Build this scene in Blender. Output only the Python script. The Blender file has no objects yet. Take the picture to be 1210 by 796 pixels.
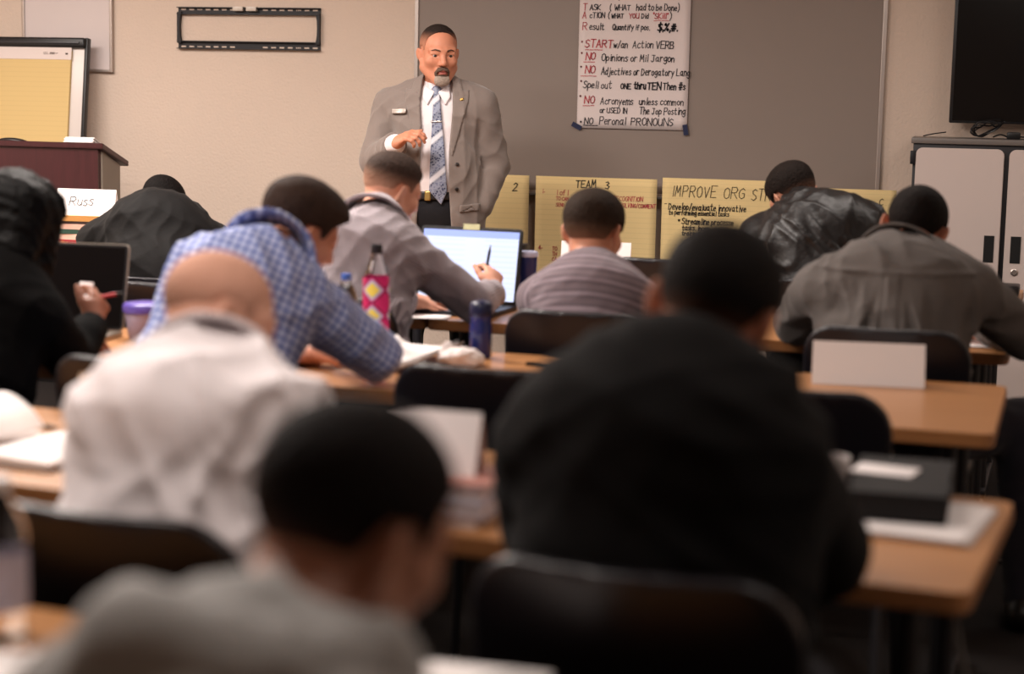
import bpy, bmesh, math, random
import numpy as np
from mathutils import Vector, Matrix
R = math.radians
random.seed(7)
C = bpy.context.scene.collection
scene = bpy.context.scene

# ------------------------------------------------------------------ camera, world, lights, exposure
cam = bpy.data.cameras.new('camera'); cam_o = bpy.data.objects.new('camera', cam); C.objects.link(cam_o)
cam.sensor_width = 36; cam.lens = 36 * 2100 / 1210; cam.clip_start = .05
_y, _p, _r = R(13.5), R(7.6), R(1.2)
F = Vector((-math.sin(_y) * math.cos(_p), math.cos(_y) * math.cos(_p), -math.sin(_p)))
R0 = Vector((math.cos(_y), math.sin(_y), 0)); U0 = R0.cross(F)
RR = R0 * math.cos(_r) + U0 * math.sin(_r); UU = -R0 * math.sin(_r) + U0 * math.cos(_r)
cam_o.matrix_world = Matrix(((RR.x, UU.x, -F.x, 0), (RR.y, UU.y, -F.y, 0), (RR.z, UU.z, -F.z, 1.45), (0, 0, 0, 1)))
cam.dof.use_dof = True; cam.dof.focus_distance = 8.0; cam.dof.aperture_fstop = 1.9
scene.camera = cam_o
world = bpy.data.worlds.new('world'); scene.world = world; world.use_nodes = True
world.node_tree.nodes['Background'].inputs[0].default_value = (.9, .8, .7, 1)
world.node_tree.nodes['Background'].inputs[1].default_value = .05
scene.view_settings.view_transform = 'Standard'; scene.view_settings.look = 'None'
scene.view_settings.gamma = 1; scene.view_settings.use_curve_mapping = False
scene.view_settings.exposure = 0.0

def ceiling_lamp(x, y, power, sx=1.2, sy=.6, col=(1, .905, .835), spread=180):
    l = bpy.data.lights.new('ceiling_lamp', 'AREA'); l.shape = 'RECTANGLE'; l.size = sx; l.size_y = sy
    l.energy = power; l.color = col; l.spread = R(spread)
    o = bpy.data.objects.new('ceiling_lamp', l); C.objects.link(o); o.location = (x, y, 2.66)
ceiling_lamp(-4.6, 6.6, 84)
ceiling_lamp(-2.7, 5.6, 112)
ceiling_lamp(-0.6, 6.4, 22)
ceiling_lamp(1.3, 6.9, 15)
ceiling_lamp(-3.2, 3.6, 88)
ceiling_lamp(-1.6, 2.2, 28)
ceiling_lamp(0.9, 2.4, 15)

# ------------------------------------------------------------------ materials
def lin(c):
    return tuple((v / 12.92 if v <= .04045 else ((v + .055) / 1.055) ** 2.4) for v in c)
def hexc(h):
    return lin(tuple(int(h[i:i + 2], 16) / 255 for i in (0, 2, 4)))
MATS = {}
def mat(name, col, rough=.6, metal=0., noise=0., nscale=20., bump=0., bscale=60., spec=.5, coat=0., trans=0., sheen=0., ior=1.45):
    if name in MATS: return MATS[name]
    m = bpy.data.materials.new(name); m.use_nodes = True; nt = m.node_tree; b = nt.nodes['Principled BSDF']
    c = hexc(col) if isinstance(col, str) else col
    b.inputs['Base Color'].default_value = (*c, 1); b.inputs['Roughness'].default_value = rough
    b.inputs['Metallic'].default_value = metal; b.inputs['Specular IOR Level'].default_value = spec
    b.inputs['Coat Weight'].default_value = coat; b.inputs['Transmission Weight'].default_value = trans
    b.inputs['Sheen Weight'].default_value = sheen; b.inputs['IOR'].default_value = ior
    tc = nt.nodes.new('ShaderNodeTexCoord')
    if noise:
        n = nt.nodes.new('ShaderNodeTexNoise'); n.inputs['Scale'].default_value = nscale; n.inputs['Detail'].default_value = 4
        nt.links.new(tc.outputs['Object'], n.inputs['Vector'])
        mx = nt.nodes.new('ShaderNodeMix'); mx.data_type = 'RGBA'
        mx.inputs['A'].default_value = (*[v * (1 - noise) for v in c], 1); mx.inputs['B'].default_value = (*[min(1, v * (1 + noise)) for v in c], 1)
        nt.links.new(n.outputs['Fac'], mx.inputs['Factor']); nt.links.new(mx.outputs['Result'], b.inputs['Base Color'])
    if bump:
        n = nt.nodes.new('ShaderNodeTexNoise'); n.inputs['Scale'].default_value = bscale; n.inputs['Detail'].default_value = 3
        nt.links.new(tc.outputs['Object'], n.inputs['Vector'])
        bp = nt.nodes.new('ShaderNodeBump'); bp.inputs['Strength'].default_value = bump; bp.inputs['Distance'].default_value = .01
        nt.links.new(n.outputs['Fac'], bp.inputs['Height']); nt.links.new(bp.outputs['Normal'], b.inputs['Normal'])
    MATS[name] = m; return m

def nmath(nt, op, a, b=None):
    n = nt.nodes.new('ShaderNodeMath'); n.operation = op
    for i, v in enumerate((a, b)):
        if v is None: continue
        if isinstance(v, (int, float)): n.inputs[i].default_value = v
        else: nt.links.new(v, n.inputs[i])
    return n.outputs[0]
def nmix(nt, f, a, b):
    n = nt.nodes.new('ShaderNodeMix'); n.data_type = 'RGBA'
    for k, v in (('Factor', f), ('A', a), ('B', b)):
        if isinstance(v, tuple): n.inputs[k].default_value = (*v, 1)
        elif isinstance(v, (int, float)): n.inputs[k].default_value = v
        else: nt.links.new(v, n.inputs[k])
    return n.outputs['Result']
def uv_xy(nt):
    u = nt.nodes.new('ShaderNodeUVMap'); s = nt.nodes.new('ShaderNodeSeparateXYZ'); nt.links.new(u.outputs[0], s.inputs[0])
    return s.outputs[0], s.outputs[1]
def stripe(nt, c, period, width, soft=.08):
    """1 inside a band of the given width (fraction) that repeats every period"""
    f = nmath(nt, 'FRACT', nmath(nt, 'DIVIDE', c, period))
    t = nmath(nt, 'ABSOLUTE', nmath(nt, 'SUBTRACT', f, .5))
    n = nt.nodes.new('ShaderNodeMapRange'); n.inputs['From Min'].default_value = width / 2 + soft; n.inputs['From Max'].default_value = width / 2 - soft
    nt.links.new(t, n.inputs['Value']); return n.outputs[0]
def cloth(name, base, pats=(), rough=.85, bump=.25, sheen=.15, spec=.2):
    """woven cloth; pats = (axis, period m, width fraction, colour, strength)"""
    if name in MATS: return MATS[name]
    m = mat(name, base, rough, bump=bump, bscale=22, sheen=sheen, spec=spec); nt = m.node_tree; b = nt.nodes['Principled BSDF']
    u, v = uv_xy(nt); c = hexc(base)
    for ax, per, w, col, st in pats:
        f = nmath(nt, 'MULTIPLY', stripe(nt, (u, v)[ax], per, w), st)
        c = nmix(nt, f, c, hexc(col))
    if pats: nt.links.new(c, b.inputs['Base Color'])
    return m
def wood(name, c1, c2, rough=.35, scale=3, axis=1, coat=.1):
    if name in MATS: return MATS[name]
    m = mat(name, c1, rough, coat=coat); nt = m.node_tree; b = nt.nodes['Principled BSDF']
    tc = nt.nodes.new('ShaderNodeTexCoord'); mp = nt.nodes.new('ShaderNodeMapping'); nt.links.new(tc.outputs['Object'], mp.inputs[0])
    s = [scale * 9] * 3; s[axis] = scale * .8; mp.inputs['Scale'].default_value = s
    n = nt.nodes.new('ShaderNodeTexNoise'); n.inputs['Scale'].default_value = 2; n.inputs['Detail'].default_value = 5; n.inputs['Distortion'].default_value = .6
    nt.links.new(mp.outputs[0], n.inputs['Vector'])
    nt.links.new(nmix(nt, n.outputs['Fac'], hexc(c1), hexc(c2)), b.inputs['Base Color'])
    return m

M_wall = mat('wall_paint', 'd6c3b4', .9, noise=.03, nscale=3, bump=.35, bscale=70, spec=.2)
M_carpet = mat('carpet', '2c2827', .98, noise=.35, nscale=160, bump=.8, bscale=220, spec=.1)
M_ceil = mat('ceiling_tile', 'd8d0c6', .95, noise=.05, nscale=40, spec=.1)
M_black = mat('black_plastic', '131214', .38, bump=.08, bscale=250)
M_blackrough = mat('black_metal', '17151a', .5)
M_silver = mat('aluminium', 'b6aca6', .38, metal=.85)
M_paper = mat('white_paper', 'efe8e6', .85, noise=.02, nscale=6)
M_ink = mat('black_marker', '17141c', .7)
M_red = mat('red_marker', 'bc444c', .7)
M_graphite = mat('thin_black_marker', '2a2620', .8)
M_yellow = None

# ------------------------------------------------------------------ object helpers
def link(o, parent=None):
    C.objects.link(o)
    if parent: o.parent = parent
    return o
def mesh_obj(name, verts, faces, m=None, parent=None, smooth=False, loc=None):
    me = bpy.data.meshes.new(name); me.from_pydata([tuple(v) for v in verts], [], [tuple(f) for f in faces]); me.update()
    if smooth: me.polygons.foreach_set('use_smooth', [True] * len(me.polygons))
    if m: me.materials.append(m)
    o = bpy.data.objects.new(name, me)
    if loc: o.location = loc
    return link(o, parent)
def bm_obj(name, bm, m=None, parent=None, smooth=False, auto=None):
    me = bpy.data.meshes.new(name); bmesh.ops.recalc_face_normals(bm, faces=bm.faces); bm.to_mesh(me); bm.free()
    if smooth: me.polygons.foreach_set('use_smooth', [True] * len(me.polygons))
    if auto is not None:
        me.polygons.foreach_set('use_smooth', [True] * len(me.polygons)); me.set_sharp_from_angle(angle=R(auto))
    if m: me.materials.append(m)
    return link(bpy.data.objects.new(name, me), parent)
def tag(o, label, cat, group=None, kind=None):
    if label: o['label'] = label
    if cat: o['category'] = cat
    if group: o['group'] = group
    if kind: o['kind'] = kind
    return o
def empty(name, loc, rz=0, label=None, cat=None, group=None, rot=None):
    o = bpy.data.objects.new(name, None); o.location = loc; o.rotation_euler = rot if rot else (0, 0, rz); C.objects.link(o); o.empty_display_size = .1
    return tag(o, label, cat, group)
def add_box(bm, lo, hi, bev=0., seg=2, mtx=None):
    c = [(a + b) / 2 for a, b in zip(lo, hi)]; s = [abs(b - a) for a, b in zip(lo, hi)]
    r = bmesh.ops.create_cube(bm, size=1, matrix=Matrix.Translation(c) @ Matrix.Diagonal((*s, 1)))
    vs = r['verts']
    if bev:
        es = list({e for v in vs for e in v.link_edges})
        q = bmesh.ops.bevel(bm, geom=es, offset=bev, segments=seg, affect='EDGES', profile=.5)
        vs = list({v for f in q['faces'] for v in f.verts} | {v for v in vs if v.is_valid})
    if mtx:
        bmesh.ops.transform(bm, matrix=mtx, verts=vs)
    return vs
def box(name, lo, hi, m, parent=None, bev=0., seg=2, mtx=None):
    bm = bmesh.new(); add_box(bm, lo, hi, bev, seg, mtx); return bm_obj(name, bm, m, parent, auto=40 if bev else None)
def add_tube(bm, pts, r, n=10, caps=True):
    pts = [Vector(p) for p in pts]; rs = r if isinstance(r, (list, tuple)) else [r] * len(pts)
    rings = []; prev = None
    for i, p in enumerate(pts):
        t = (pts[min(i + 1, len(pts) - 1)] - pts[max(i - 1, 0)]).normalized()
        if prev is None:
            a = Vector((0, 0, 1)) if abs(t.z) < .9 else Vector((1, 0, 0)); u = t.cross(a).normalized()
        else:
            u = (prev - t * prev.dot(t)).normalized()
        prev = u; w = t.cross(u)
        rings.append([bm.verts.new(p + (u * math.cos(2 * math.pi * k / n) + w * math.sin(2 * math.pi * k / n)) * rs[i]) for k in range(n)])
    for a, b in zip(rings, rings[1:]):
        for k in range(n): bm.faces.new((a[k], a[(k + 1) % n], b[(k + 1) % n], b[k]))
    if caps: bm.faces.new(rings[0][::-1]); bm.faces.new(rings[-1])
def tube(name, pts, r, m, parent=None, n=10):
    bm = bmesh.new(); add_tube(bm, pts, r, n); return bm_obj(name, bm, m, parent, auto=50)
def lathe(name, prof, m, parent=None, n=32, caps=True):
    """prof = (radius, z) from bottom to top; UV u around, v height"""
    bm = bmesh.new(); rings = []; uvl = bm.loops.layers.uv.new('UVMap')
    for r, z in prof: rings.append([bm.verts.new((r * math.cos(2 * math.pi * k / n), r * math.sin(2 * math.pi * k / n), z)) for k in range(n)])
    for i, (a, b) in enumerate(zip(rings, rings[1:])):
        for k in range(n):
            f = bm.faces.new((a[k], a[(k + 1) % n], b[(k + 1) % n], b[k]))
            for l, (uu, vv) in zip(f.loops, ((k, i), (k + 1, i), (k + 1, i + 1), (k, i + 1))): l[uvl].uv = (uu / n, prof[vv][1])
    if caps: bm.faces.new(rings[0][::-1]); bm.faces.new(rings[-1])
    return bm_obj(name, bm, m, parent, auto=45)
def smooth_pts(pts, k=8):
    """Catmull-Rom through pts"""
    P = [Vector(p) for p in pts]; out = []
    for i in range(len(P) - 1):
        p0, p1, p2, p3 = P[max(i - 1, 0)], P[i], P[i + 1], P[min(i + 2, len(P) - 1)]
        for j in range(k):
            t = j / k
            out.append(.5 * ((2 * p1) + (p2 - p0) * t + (2 * p0 - 5 * p1 + 4 * p2 - p3) * t * t + (3 * p1 - p0 - 3 * p2 + p3) * t ** 3))
    out.append(P[-1]); return out
def rrect(w, h, r, n=6):
    """rounded rectangle outline centred on 0"""
    o = []
    for cx, cy, a0 in ((w / 2 - r, h / 2 - r, 0), (-w / 2 + r, h / 2 - r, 90), (-w / 2 + r, -h / 2 + r, 180), (w / 2 - r, -h / 2 + r, 270)):
        for k in range(n + 1):
            a = R(a0 + 90 * k / n); o.append((cx + r * math.cos(a), cy + r * math.sin(a)))
    return o
def prism(name, outline, z0, z1, m, parent=None, mtx=None, bev=0.):
    bm = bmesh.new(); vs = [bm.verts.new((x, y, z0)) for x, y in outline]; f = bm.faces.new(vs)
    ex = bmesh.ops.extrude_face_region(bm, geom=[f]); bmesh.ops.translate(bm, verts=[v for v in ex['geom'] if isinstance(v, bmesh.types.BMVert)], vec=(0, 0, z1 - z0))
    if bev:
        es = [e for e in bm.edges if e.calc_face_angle(0) > 1.2]
        bmesh.ops.bevel(bm, geom=es, offset=bev, segments=2, affect='EDGES')
    if mtx: bmesh.ops.transform(bm, matrix=mtx, verts=bm.verts)
    return bm_obj(name, bm, m, parent, auto=40)

# ------------------------------------------------------------------ marker handwriting: every glyph is a few strokes on a 4 x 6 grid
G = {
'A': '0,0 2,6 4,0;1,2 3,2', 'B': '0,0 0,6 3,6 3.4,4.6 2.6,3.2 0,3.2;2.6,3.2 4,2 3.4,.2 0,0', 'C': '4,5 2.6,6 .6,4.8 0,3 .6,1 2.4,0 4,1', 'D': '0,0 0,6 2.4,5.6 4,3 2.4,.3 0,0',
'E': '4,6 0,6 0,0 4,0;0,3 3,3.2', 'F': '4,6 0,6 0,0;0,3 3,3', 'G': '4,5 2.6,6 .6,4.8 0,3 .6,1 2.4,0 4,1 4,3 2.4,3', 'H': '0,0 0,6;4,0 4,6;0,3 4,3', 'I': '1,0 1,6',
'J': '1,6 4,6;2.8,6 2.8,1 1.6,0 .2,1', 'K': '0,0 0,6;4,6 0,2.6 4,0', 'L': '0,6 0,0 3.6,0', 'M': '0,0 .6,6 2,2 3.6,6 4.2,0', 'N': '0,0 0,6 4,0 4,6', 'O': '2,6 .4,5 0,3 .6,.8 2,0 3.6,.8 4,3 3.4,5.2 2,6',
'P': '0,0 0,6 3,6 4,4.6 3,3 0,2.8', 'Q': '2,6 .4,5 0,3 .6,.8 2,0 3.6,.8 4,3 3.4,5.2 2,6;2.6,1.4 4.2,-.4', 'R': '0,0 0,6 3,6 4,4.6 3,3.2 0,3;1.6,3 4.2,0', 'S': '3.8,5.2 2.2,6 .4,5 .8,3.6 3.2,2.6 3.8,1.2 2,0 0,.8',
'T': '0,6 4.2,6;2,6 2,0', 'U': '0,6 0,1.4 1.6,0 3.4,.8 4,2;4,6 4,0', 'V': '0,6 2,0 4,6', 'W': '0,6 1,0 2.2,4 3.4,0 4.6,6', 'X': '0,6 4,0;4,6 0,0', 'Y': '0,6 2,3 4,6;2,3 2,0', 'Z': '0,6 4,6 0,0 4,0',
'a': '3,3.4 1.4,4 0,2.4 .6,.4 2,.4 3,2 3,4;3,2 3.2,.4 3.8,0', 'b': '0,6 0,0 2,0 3.2,1.6 2.4,3.6 0,3', 'c': '3,3.4 1.6,4 .2,2.6 .4,.6 1.8,0 3,.7', 'd': '3,3.2 1.4,3.8 0,2 .6,.2 2,.2 3,1.6;3,6 3,0', 'e': '.2,2 3,2.3 2.4,3.9 .8,3.7 0,1.8 .8,.2 3,.5',
'f': '3,5.6 2,6 1.2,5 1.2,0;0,3.4 2.6,3.6', 'g': '3,3.4 1.4,4 0,2.4 .8,.6 2.2,.8 3,2.4;3,4 3,-1 1.8,-2 .2,-1.2', 'h': '0,6 0,0;0,2.6 1.6,3.9 2.8,3 2.8,0', 'i': '1,4 1,0;1,5.4 1,5.7', 'j': '2,4 2,-1 1,-2 -.4,-1.3;2,5.4 2,5.7', 'k': '0,6 0,0;2.8,4 0,1.8 3,0', 'l': '1,6 1,0',
'm': '0,0 0,4;0,2.8 1,4 2,3 2,0;2,2.8 3.2,4 4.2,3 4.2,0', 'n': '0,0 0,4;0,2.6 1.6,4 2.8,3 2.8,0', 'o': '1.6,4 .2,3 .2,1 1.6,0 3,1 3,3 1.6,4', 'p': '0,4 0,-2;0,3 1.6,4 3,2.8 2.6,.8 .4,.3', 'q': '3,3.4 1.4,4 0,2.4 .8,.6 2.2,.8 3,2.4;3,4 3,-2', 'r': '0,4 0,0;0,2.4 1.4,3.9 2.6,3.6', 's': '2.6,3.5 1.2,4 .2,3 2.6,1.4 1.8,.1 0,.5',
't': '1.2,6 1.2,.6 2.2,0 3,.5;0,4 2.8,4.1', 'u': '0,4 .1,.9 1.4,0 2.8,1.2;2.8,4 2.8,0', 'v': '0,4 1.5,0 3,4', 'w': '0,4 1,0 2,3 3,0 4,4', 'x': '0,4 3,0;3,4 0,0', 'y': '0,4 1.6,.8;3.2,4 .6,-2', 'z': '0,4 3,4 0,0 3,0',
'1': '1,0 1,6', '2': '.2,4.8 1.6,6 3.4,5 2.8,3.2 0,0 4,.2', '3': '.2,5.6 2.2,6 3.4,4.8 1.4,3.3 3.8,2 2.4,0 0,.6', '4': '2.6,0 2.6,6 0,2 4,2', '(': '1.6,7 .3,4.5 .3,1.5 1.6,-1', ')': '.2,7 1.6,4.5 1.6,1.5 .2,-1',
'.': '.6,.1 .7,.4', ',': '.8,.4 .3,-1', '/': '0,-.6 2.6,6.6', '-': '0,2.6 2.2,2.6', '*': '.6,2.4 .9,3 .5,3 .8,2.5', '"': '.4,6.2 .4,5;1.4,6.2 1.4,5', '$': '3.8,5.2 2.2,6 .4,5 .8,3.6 3.2,2.6 3.8,1.2 2,0 0,.8;2,7 2,-1', '%': '0,0 4,6;.8,6 0,5 1,4.4 1.4,5.4 .8,6;3.2,1.6 2.6,.6 3.4,0 4,1 3.2,1.6', '#': '1,0 1.6,6;2.8,0 3.4,6;0,2 4.2,2;.2,4 4.4,4', '_': '0,0 4,0', '~': '0,4 0,4'}
def ink_mesh(name, lines, m, parent, d=.0018):
    return [ink_line(name, l, i, m, parent, d) for i, l in enumerate(lines)]
def ink_line(name, line, seed, m, parent, d):
    """line = (text, x, z, cap height, stroke width, width factor, slant); strokes lie in the parent's XZ plane facing -Y"""
    V, Fc = [], []; rnd = random.Random(seed * 31 + len(line[0]))
    for text, x, z, hgt, sw, wf, sl in [line]:
        wf = wf * .83
        s = hgt / 6; cx = x; up = 0
        for ch in text:
            if ch == ' ': cx += 2.3 * s * wf; continue
            g = G.get(ch)
            if not g: continue
            jz = rnd.uniform(-.25, .25) * s; js = rnd.uniform(.92, 1.08); mx = 0
            for st in g.split(';'):
                P = []
                for q in st.split():
                    a, b = map(float, q.split(',')); mx = max(mx, a)
                    P.append((cx + (a * wf + b * sl) * s * js, z + jz + b * s * js))
                for (ax, az), (bx, bz) in zip(P, P[1:]):
                    dx, dz = bx - ax, bz - az; L = math.hypot(dx, dz) or 1e-6; ux, uz = dx / L * sw / 2, dz / L * sw / 2
                    k = len(V)
                    o = [(-ux * 1 - 0, -uz), ]
                    quad = [(ax - ux - uz, az - uz + ux), (ax - ux + uz, az - uz - ux), (bx + ux + uz, bz + uz - ux), (bx + ux - uz, bz + uz + ux)]
                    for qx, qz in quad: V.append((qx, -d, qz))
                    for qx, qz in quad: V.append((qx, -d + .0012, qz))
                    Fc += [(k, k + 1, k + 2, k + 3), (k + 7, k + 6, k + 5, k + 4), (k, k + 4, k + 5, k + 1), (k + 1, k + 5, k + 6, k + 2), (k + 2, k + 6, k + 7, k + 3), (k + 3, k + 7, k + 4, k)]
            cx += (mx * wf + .98) * s
    return mesh_obj(name, V, Fc, m, parent)

# ------------------------------------------------------------------ implicit surfaces for bodies, hair and clothes
A3 = lambda *v: np.array(v, dtype=np.float32)
def smin(a, b, k):
    h = np.clip(.5 + .5 * (b - a) / k, 0, 1); return b + (a - b) * h - k * h * (1 - h)
def smax(a, b, k): return -smin(-a, -b, k)
class Prim:
    def __init__(s, fn, lo, hi, k=.02, op='u', uv=None): s.fn, s.lo, s.hi, s.k, s.op, s.uv = fn, lo, hi, k, op, uv
def cap(a, b, ra, rb, k=.02, op='u', v0=0.):
    a, b = A3(*a), A3(*b); ab = b - a; L = float(np.linalg.norm(ab)) + 1e-6; n = ab / L
    def fn(P):
        q = P - a; t = np.clip(q @ n / L, 0, 1); d = q - t[:, None] * ab
        return np.sqrt((d * d).sum(1)) - (ra + (rb - ra) * t)
    ref = A3(0, 0, 1) if abs(n[2]) < .8 else A3(0, 1, 0)
    u = np.cross(n, ref); u /= np.linalg.norm(u); w = np.cross(n, u)
    def uv(P):
        q = P - a; return np.arctan2(q @ u, q @ w) * (ra + rb) / 2, q @ n + v0
    r = max(ra, rb); return Prim(fn, np.minimum(a, b) - r, np.maximum(a, b) + r, k, op, uv)
def tub(a, b, wa, wb, x, k=.05, op='u', v0=0.):
    """elliptic tapered tube; wa, wb = (half width, half depth); x = direction of the width"""
    a, b = A3(*a), A3(*b); ab = b - a; L = float(np.linalg.norm(ab)) + 1e-6; n = ab / L
    x = A3(*x); x = x - n * (x @ n); x /= np.linalg.norm(x); y = np.cross(n, x)
    def fn(P):
        q = P - a; s = q @ n; t = np.clip(s / L, 0, 1); o = s - t * L
        w = wa[0] + (wb[0] - wa[0]) * t; d = wa[1] + (wb[1] - wa[1]) * t; m = np.minimum(w, d)
        return (np.sqrt(((q @ x) / w) ** 2 + ((q @ y) / d) ** 2 + (o / m) ** 2) - 1) * m
    def uv(P):
        q = P - a; return q @ x, q @ n + v0
    r = max(*wa, *wb); return Prim(fn, np.minimum(a, b) - r, np.maximum(a, b) + r, k, op, uv)
def ell(c, r, M=None, k=.02, op='u'):
    c = A3(*c); r = A3(*r); M = np.eye(3, dtype=np.float32) if M is None else M
    def fn(P):
        q = (P - c) @ M; k0 = np.sqrt(((q / r) ** 2).sum(1)); k1 = np.sqrt(((q / r ** 2) ** 2).sum(1)) + 1e-6
        return k0 * (k0 - 1) / k1
    R_ = float(r.max()); return Prim(fn, c - R_, c + R_, k, op)
def plane(p, n, k=.01, op='i'):
    p = A3(*p); n = A3(*n); n = n / np.linalg.norm(n)
    return Prim(lambda P: (P - p) @ n, None, None, k, op)
def ring(c, ax, r0, r1, h, t, k=.004, flat=1., x=(1, 0, 0), op='u'):
    """open band round an axis: a collar, cuff or belt; flat squeezes it front to back"""
    c = A3(*c); ax = A3(*ax); ax = ax / np.linalg.norm(ax); x = A3(*x); x = x - ax * (x @ ax); x /= np.linalg.norm(x); y = np.cross(ax, x)
    def fn(P):
        q = P - c; s = q @ ax; rad = np.sqrt((q @ x) ** 2 + ((q @ y) / flat) ** 2)
        rr = r0 + (r1 - r0) * np.clip(s / h, 0, 1)
        dd = np.abs(rad - rr) - t; return np.maximum(dd, np.abs(s - h / 2) - h / 2)
    m = max(r0, r1) * max(1, flat) + t + h; return Prim(fn, c - m, c + m, k, op)
def custom(fn, lo, hi, k=.01, op='u'): return Prim(fn, A3(*lo), A3(*hi), k, op)
def ev(prims, P, lo=None, hi=None):
    d = np.full(len(P), 1., np.float32)
    for p in prims:
        if lo is not None and p.op == 'u' and p.lo is not None:
            m = p.k + .02
            if np.any(p.lo - m > hi) or np.any(p.hi + m < lo): continue
        v = p.fn(P)
        if p.op == 'u': d = smin(d, v, p.k)
        elif p.op == 's': d = smax(d, -v, p.k)
        elif p.op == 'i': d = smax(d, v, p.k)
        else: d = d + v                                    # 'd': displacement
    return d
def surf(name, prims, h, m, parent=None, shift=(0, 0, 0), smooth_it=1, attr=None, uvs=None):
    """surface-net mesh of the zero level"""
    U = [p for p in prims if p.op == 'u' and p.lo is not None]
    lo = np.min([p.lo for p in U], 0) - 3 * h - .01; hi = np.max([p.hi for p in U], 0) + 3 * h + .01
    B = 14; nb = np.ceil((hi - lo) / (h * B)).astype(int); N = nb * B + 1
    D = np.ones(N, np.float32); bl = np.stack(np.meshgrid(*[np.arange(n) for n in nb], indexing='ij'), -1).reshape(-1, 3)
    cen = (lo + (bl + .5) * B * h).astype(np.float32); dc = ev(prims, cen); hd = B * h * .5 * 1.75 + .02
    g = np.stack(np.meshgrid(*[np.arange(B + 1)] * 3, indexing='ij'), -1).reshape(-1, 3)
    for b, c, d in zip(bl, cen, dc):
        i, j, k = b * B
        if abs(d) > hd:
            D[i:i + B + 1, j:j + B + 1, k:k + B + 1] = d; continue
        P = (lo + (b * B + g) * h).astype(np.float32)
        D[i:i + B + 1, j:j + B + 1, k:k + B + 1] = ev(prims, P, P[0], P[-1]).reshape((B + 1,) * 3)
    S = D < 0; s8 = [S[a:N[0] - 1 + a, b:N[1] - 1 + b, c:N[2] - 1 + c] for a in (0, 1) for b in (0, 1) for c in (0, 1)]
    cnt = sum(x.astype(np.int8) for x in s8); act = np.argwhere((cnt > 0) & (cnt < 8))
    if len(act) == 0: print('EMPTY', name); act = np.zeros((0, 3), int)
    acc = np.zeros((len(act), 3)); num = np.zeros(len(act)); off = np.array([[a, b, c] for a in (0, 1) for b in (0, 1) for c in (0, 1)])
    val = np.stack([D[tuple((act + o).T)] for o in off], 1)
    for a in range(8):
        for bx in (1, 2, 4):
            if a & bx: continue
            b = a | bx; va, vb = val[:, a], val[:, b]; cr = (va < 0) != (vb < 0)
            t = np.where(cr, va / np.where(cr, va - vb, 1), 0)
            acc += np.where(cr[:, None], off[a] + t[:, None] * (off[b] - off[a]), 0); num += cr
    V = lo + (act + acc / np.maximum(num, 1)[:, None]) * h
    idx = np.full(np.array(N) - 1, -1, np.int32); idx[tuple(act.T)] = np.arange(len(act)); Q = []
    for ax in range(3):
        o1, o2 = [(1, 2), (2, 0), (0, 1)][ax]
        s0 = [slice(None)] * 3; s1 = [slice(None)] * 3; s0[ax] = slice(0, -1); s1[ax] = slice(1, None)
        X = np.argwhere(S[tuple(s0)] != S[tuple(s1)]); X = X[(X[:, o1] > 0) & (X[:, o2] > 0) & (X[:, o1] < N[o1] - 1) & (X[:, o2] < N[o2] - 1)]
        e1 = np.zeros(3, int); e1[o1] = 1; e2 = np.zeros(3, int); e2[o2] = 1
        q = np.stack([idx[tuple(Y.T)] for Y in (X - e1 - e2, X - e2, X, X - e1)], 1)
        fl = S[tuple(X.T)]; q = np.where(fl[:, None], q, q[:, ::-1]); Q.append(q[(q >= 0).all(1)])
    Q = np.concatenate(Q)
    for _ in range(smooth_it):                              # light relaxation
        e = np.concatenate([Q[:, [0, 1]], Q[:, [1, 2]], Q[:, [2, 3]], Q[:, [3, 0]]]); n = len(V)
        w = np.bincount(e.ravel(), minlength=n)[:, None]
        s = np.stack([np.bincount(e[:, 0], V[e[:, 1], c], n) + np.bincount(e[:, 1], V[e[:, 0], c], n) for c in range(3)], 1)
        V = V * .5 + .5 * s / np.maximum(w, 1)
    me = bpy.data.meshes.new(name); VV = V - np.array(shift)
    me.vertices.add(len(V)); me.vertices.foreach_set('co', VV.astype(np.float32).ravel())
    me.loops.add(Q.size); me.loops.foreach_set('vertex_index', Q.astype(np.int32).ravel())
    me.polygons.add(len(Q)); me.polygons.foreach_set('loop_start', np.arange(0, Q.size, 4, dtype=np.int32)); me.polygons.foreach_set('loop_total', np.full(len(Q), 4, np.int32))
    me.update(calc_edges=True); me.polygons.foreach_set('use_smooth', np.ones(len(Q), bool))
    Pf = V.astype(np.float32)
    if attr is not None:
        at = me.attributes.new('fade', 'FLOAT', 'POINT'); at.data.foreach_set('value', attr(Pf).astype(np.float32))
    if uvs:
        dd = np.stack([p.fn(Pf) for p in uvs]); who = dd.argmin(0); u = np.zeros(len(V)); v = np.zeros(len(V))
        for i, p in enumerate(uvs):
            s = who == i
            if s.any(): u[s], v[s] = p.uv(Pf[s])
        uvm = me.uv_layers.new(name='UVMap'); fi = Q.ravel(); uvm.data.foreach_set('uv', np.stack([u[fi], v[fi]], 1).astype(np.float32).ravel())
    if m: me.materials.append(m)
    return link(bpy.data.objects.new(name, me), parent)

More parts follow.
